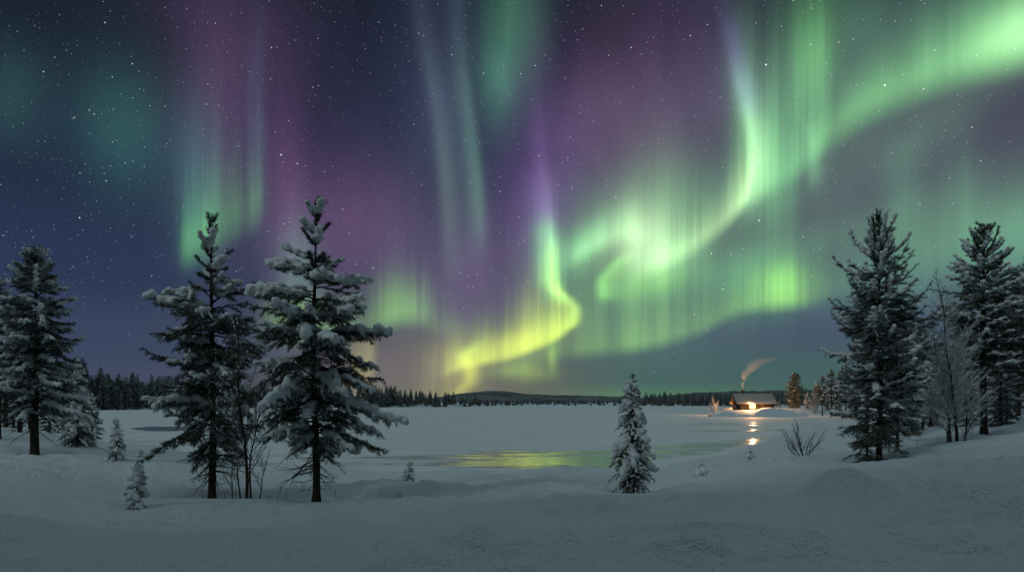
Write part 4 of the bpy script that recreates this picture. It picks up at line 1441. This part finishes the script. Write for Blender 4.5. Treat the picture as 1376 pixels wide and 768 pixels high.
def log_wall(x0, y0, x1, y1, gable=False):
    tb = Tubes()
    z, r, k = .1, .105, 0
    a, b_ = np.array([x0, y0]), np.array([x1, y1])
    u = (b_ - a) / np.linalg.norm(b_ - a)
    top = WH + (RH if gable else 0)
    while z < top - .02:
        e = .22
        p, q = a - u * e, b_ + u * e
        if z > WH:
            fr = (z - WH) / RH
            m_, hl = (a + b_) / 2, np.linalg.norm(b_ - a) / 2 * (1 - fr)
            if hl < .15:
                break
            p, q = m_ - u * hl, m_ + u * hl
        zz = z + (.1 if gable else 0)
        tb.add(np.array([[*p, zz], [*((p + q) / 2), zz], [*q, zz]]), r, 8)
        z += .195
        k += 1
    o = tb.build('wall', M_LOG, cabin)
    return o


hx, hy = LX / 2, LY / 2
log_wall(-hx, -hy, hx, -hy)
log_wall(-hx, hy, hx, hy)
log_wall(-hx, -hy, -hx, hy, True)
log_wall(hx, -hy, hx, hy, True)
# roof: two thick slopes, and its cap of snow
OV, OE = .65, .75


def slope(name, t0, t1, grow, mat, parent, jitter=0.0):
    nx, ny = 40, 12
    rng = np.random.default_rng(6)
    out_v, out_f, c = [], [], 0
    xs = np.linspace(-hx - OE - grow, hx + OE + grow, nx)
    ys = np.linspace(-hy - OV - grow, hy + OV + grow, 2 * ny + 1)
    X, Y = np.meshgrid(xs, ys, indexing='ij')
    edge = np.minimum.reduce([(X - xs[0]), (xs[-1] - X), (Y - ys[0]) * 1.2, (ys[-1] - Y) * 1.2])
    soft = np.clip(edge / .25, 0, 1) ** .5 if jitter else 1.0
    base = WH + .12 + RH * (1 - np.abs(Y) / hy)
    if jitter:
        base = np.where(np.abs(Y) < .6, np.minimum(base, WH + .12 + RH * (1 - (.25 + .25 * (np.abs(Y) / .6) ** 2) * .5 / hy)), base)
    lo = base + t0
    hi = base + t0 + (t1 - t0) * (soft if jitter else 1) + (fbm(X * .9, Y * .9, 3, 3) * jitter * soft if jitter else 0)
    hi = np.maximum(hi, lo + .02)
    V = np.concatenate([np.stack([X, Y, lo], -1).reshape(-1, 3), np.stack([X, Y, hi], -1).reshape(-1, 3)])
    i = np.arange(X.size).reshape(X.shape)
    n = X.size
    q = lambda a: np.stack([a[:-1, :-1], a[1:, :-1], a[1:, 1:], a[:-1, 1:]], -1).reshape(-1, 4)
    ring = np.concatenate([i[:-1, 0], i[-1, :-1], i[:0:-1, -1], i[0, :0:-1]])
    nxt = np.roll(ring, -1)
    return mesh_obj(name, V, np.concatenate([q(i + n), q(i)[:, ::-1], np.stack([ring, nxt, nxt + n, ring + n], -1)]), mat, parent, bool(jitter))


roof = slope('roof', 0.0, .09, 0.0, M_BOARD, cabin)
slope('snow', .092, .36, .05, snow_mat('old_roof_snow', 0.02, 5.0, (0.38, 0.355, 0.33)), roof, .10)
# gable ends' barge boards are part of the roof's look: thin edge boards
chim = boxes('chimney', [(-2.45, -1.85, .25, .85, WH + 1.2, WH + RH + 1.05), (-2.52, -1.78, .18, .92, WH + RH + 1.053, WH + RH + 1.17)], M_BRICK, roof)
# lit window, front wall
wx0, wx1, wz0, wz1 = -1.55, -.25, .62, 1.72
win = boxes('window', [(wx0 - .1, wx0, -hy - .20, -hy - .08, wz0 - .1, wz1 + .1), (wx1, wx1 + .1, -hy - .20, -hy - .08, wz0 - .1, wz1 + .1),
                       (wx0, wx1, -hy - .20, -hy - .08, wz1, wz1 + .1), (wx0, wx1, -hy - .20, -hy - .08, wz0 - .1, wz0),
                       ((wx0 + wx1) / 2 - .03, (wx0 + wx1) / 2 + .03, -hy - .185, -hy - .10, wz0, wz1)], M_BOARD, cabin)
boxes('pane', [(wx0, wx1, -hy - .16, -hy - .13, wz0, wz1)], M_GLOW, win)
door = boxes('door', [(.9, 1.75, -hy - .17, -hy - .09, .08, 1.85)], M_BOARD, cabin)
boxes('handle', [(.98, 1.02, -hy - .22, -hy - .172, .9, 1.05)], M_BRICK, door)
# second window on the right-hand gable end and third at the back, both lit: their light is what falls on the snow beside the cabin
for nm, (a0, a1, b0, b1), (c0, c1, d0, d1) in [('window', (hx + .08, hx + .18, -.75, .75), (hx + .12, hx + .15, -.65, .65)), ('window', (-2.9, -1.5, hy + .08, hy + .18), (-2.8, -1.6, hy + .12, hy + .15))]:
    if a1 - a0 < .2:
        w_ = boxes(nm, [(a0, a1, b0, b0 + .1, .6, 1.75), (a0, a1, b1 - .1, b1, .6, 1.75), (a0, a1, b0 + .1, b1 - .1, 1.65, 1.75), (a0, a1, b0 + .1, b1 - .1, .6, .7)], M_BOARD, cabin)
    else:
        w_ = boxes(nm, [(a0, a0 + .1, b0, b1, .6, 1.75), (a1 - .1, a1, b0, b1, .6, 1.75), (a0 + .1, a1 - .1, b0, b1, 1.65, 1.75), (a0 + .1, a1 - .1, b0, b1, .6, .7)], M_BOARD, cabin)
    boxes('pane', [(c0, c1, d0, d1, .70, 1.65)], M_GLOW, w_)
# outdoor lanterns by the windows
M_LAMP, _nt, _b = new_mat('lantern_glass')
_b.inputs['Emission Color'].default_value = (1.0, .62, .28, 1)
_b.inputs['Emission Strength'].default_value = 14.0


def lantern(x, y, z, power):
    tb = Tubes()
    tb.add(np.array([[x, y, z - .16], [x, y, z - .12], [x, y, z + .12], [x, y, z + .16]]), [.05, .11, .11, .05], 8)
    o = tb.build('lantern', M_LAMP, cabin)
    L = bpy.data.objects.new('lantern_light', bpy.data.lights.new('lantern_light', 'POINT'))
    COL.objects.link(L)
    L.parent = cabin
    sx = (x > hx) - (x < -hx)
    sy = (y > hy) - (y < -hy)
    L.location = (x + .45 * sx, y + .45 * sy, z)
    L.data.energy = power
    L.data.color = (1.0, .50, .20)
    L.data.shadow_soft_size = .15


lantern(-1.75, -hy - .35, 1.95, 120)
_s = bpy.data.objects.new('yard_lamp', bpy.data.lights.new('yard_lamp', 'SPOT'))   # the lamp under the eave is hooded: it throws its light out over the snow
COL.objects.link(_s)
_s.parent = cabin
_s.location = (-1.0, -hy - .62, 1.95)
_s.rotation_euler = (math.radians(-62), 0, 0)
_s.data.energy = 24000
_s.data.color = (1.0, .50, .20)
_s.data.spot_size = math.radians(150)
_s.data.spot_blend = 1.0
_s.data.shadow_soft_size = .12
lantern(hx + .35, .95, 1.7, 2600)
lantern(-hx + .5, hy + .38, 1.7, 5000)

# ---- chimney smoke
m, nt, b = new_mat('smoke')
m.node_tree.nodes.remove(b)
pv = nt.new('ShaderNodeVolumePrincipled')
pv.inputs['Color'].default_value = (.85, .80, .78, 1)
pv.inputs['Anisotropy'].default_value = 0.0
co = nt.new('ShaderNodeTexCoord').outputs['Object']
uvx = nt.new('ShaderNodeSeparateXYZ')
nt.put(uvx.inputs[0], co)
zz = E(nt, uvx.outputs[2])
xx = E(nt, uvx.outputs[0])
yy = E(nt, uvx.outputs[1])
SMK = [(0, 0, 0), (.05, .1, 1.6), (.5, .2, 3.2), (1.6, .4, 4.8), (3.2, .5, 6.2), (5.4, .6, 7.6), (8.2, .7, 8.8)]
SMR = [.22, .45, .9, 1.6, 2.4, 3.3, 4.2]
cxv = nt.curve(zz / 10.0, [(p[2] / 10, p[0] / 10) for p in SMK]) * 10.0
rv = nt.curve(zz / 10.0, [(p[2] / 10, r / 10) for p, r in zip(SMK, SMR)]) * 10.0
cyv = zz * .07
ddx = (xx - cxv)
ddy = (yy - cyv)
q = (ddx * ddx + ddy * ddy) / (rv * rv)
nz = nt.noise(co, .62, 5.0, .65)
fall = nt.smooth(q + (nz - 0.5) * 2.6, -0.2, 1.1, 1.0, 0.0)
fade = nt.curve(zz / 10.0, [(0, 1), (.1, .85), (.3, .5), (.45, .30), (.6, .14), (.75, .05), (.88, 0)])
nt.put(pv.inputs['Density'], fall * fade * 1.4)
nt.t.links.new(pv.outputs[0], m.node_tree.nodes['Material Output'].inputs['Volume'])
m.cycles.volume_step_rate = 2.0
tb = Tubes()
tb.add(np.array(SMK), np.array(SMR) * 1.25, 14)
_c0, _c1 = len(tb.v[0]) - 14, tb.n
caps = [np.array([[0, 14 - k - 1 if k else 13, 14 - k - 2 if k else 12] for k in range(0)]).reshape(-1, 3)]
sv, sf = np.concatenate(tb.v), np.concatenate(tb.f)
sv = np.concatenate([sv, [SMK[0], SMK[-1]]])
n_ = len(SMK) * 14
cap = [[n_, (k + 1) % 14, k] for k in range(14)] + [[n_ + 1, n_ - 14 + k, n_ - 14 + (k + 1) % 14] for k in range(14)]
smoke = mesh_obj('smoke', sv, [sf, np.array(cap)], m)
_cr = Matrix.Rotation(math.radians(-4), 3, 'Z') @ Vector((-2.15, .55, WH + RH + 1.2)) * 1.06
smoke.location = Vector((CX, CY, CZ)) + _cr
tag(smoke, 'warm-lit wisp of smoke drifting right from the cabin chimney', 'smoke', kind='stuff')

# ---- small things by the cabin
def fence_run():
    p0, p1 = at(970, 154), at(986, 156)
    root = empty('fence', p0)
    tag(root, 'short low snow-topped rail fence left of the cabin', 'fence')
    d = p1 - p0
    for k in range(4):
        q_ = d * (k / 3)
        tb = Tubes()
        tb.add(np.array([[q_.x, q_.y, q_.z - .3], [q_.x, q_.y, q_.z + .9]]), .06, 6)
        tb.build('post', M_BOARD, root)
    for h in (.35, .7):
        tb = Tubes()
        tb.add(np.array([[0, -.07, h], [d.x, d.y - .07, d.z + h]]), .045, 6)
        tb.build('rail', M_BOARD, root)


fence_run()
p = at(955, 146)
tb = Tubes()
tb.add(np.array([[-.7, 0, .12], [0, .03, .14], [.7, .06, .12]]), .14, 8)
o = tb.build('log', M_BARK, None)
o.location = p
tag(o, 'short dark log lying in the snow beneath the warm-lit birch', 'log')
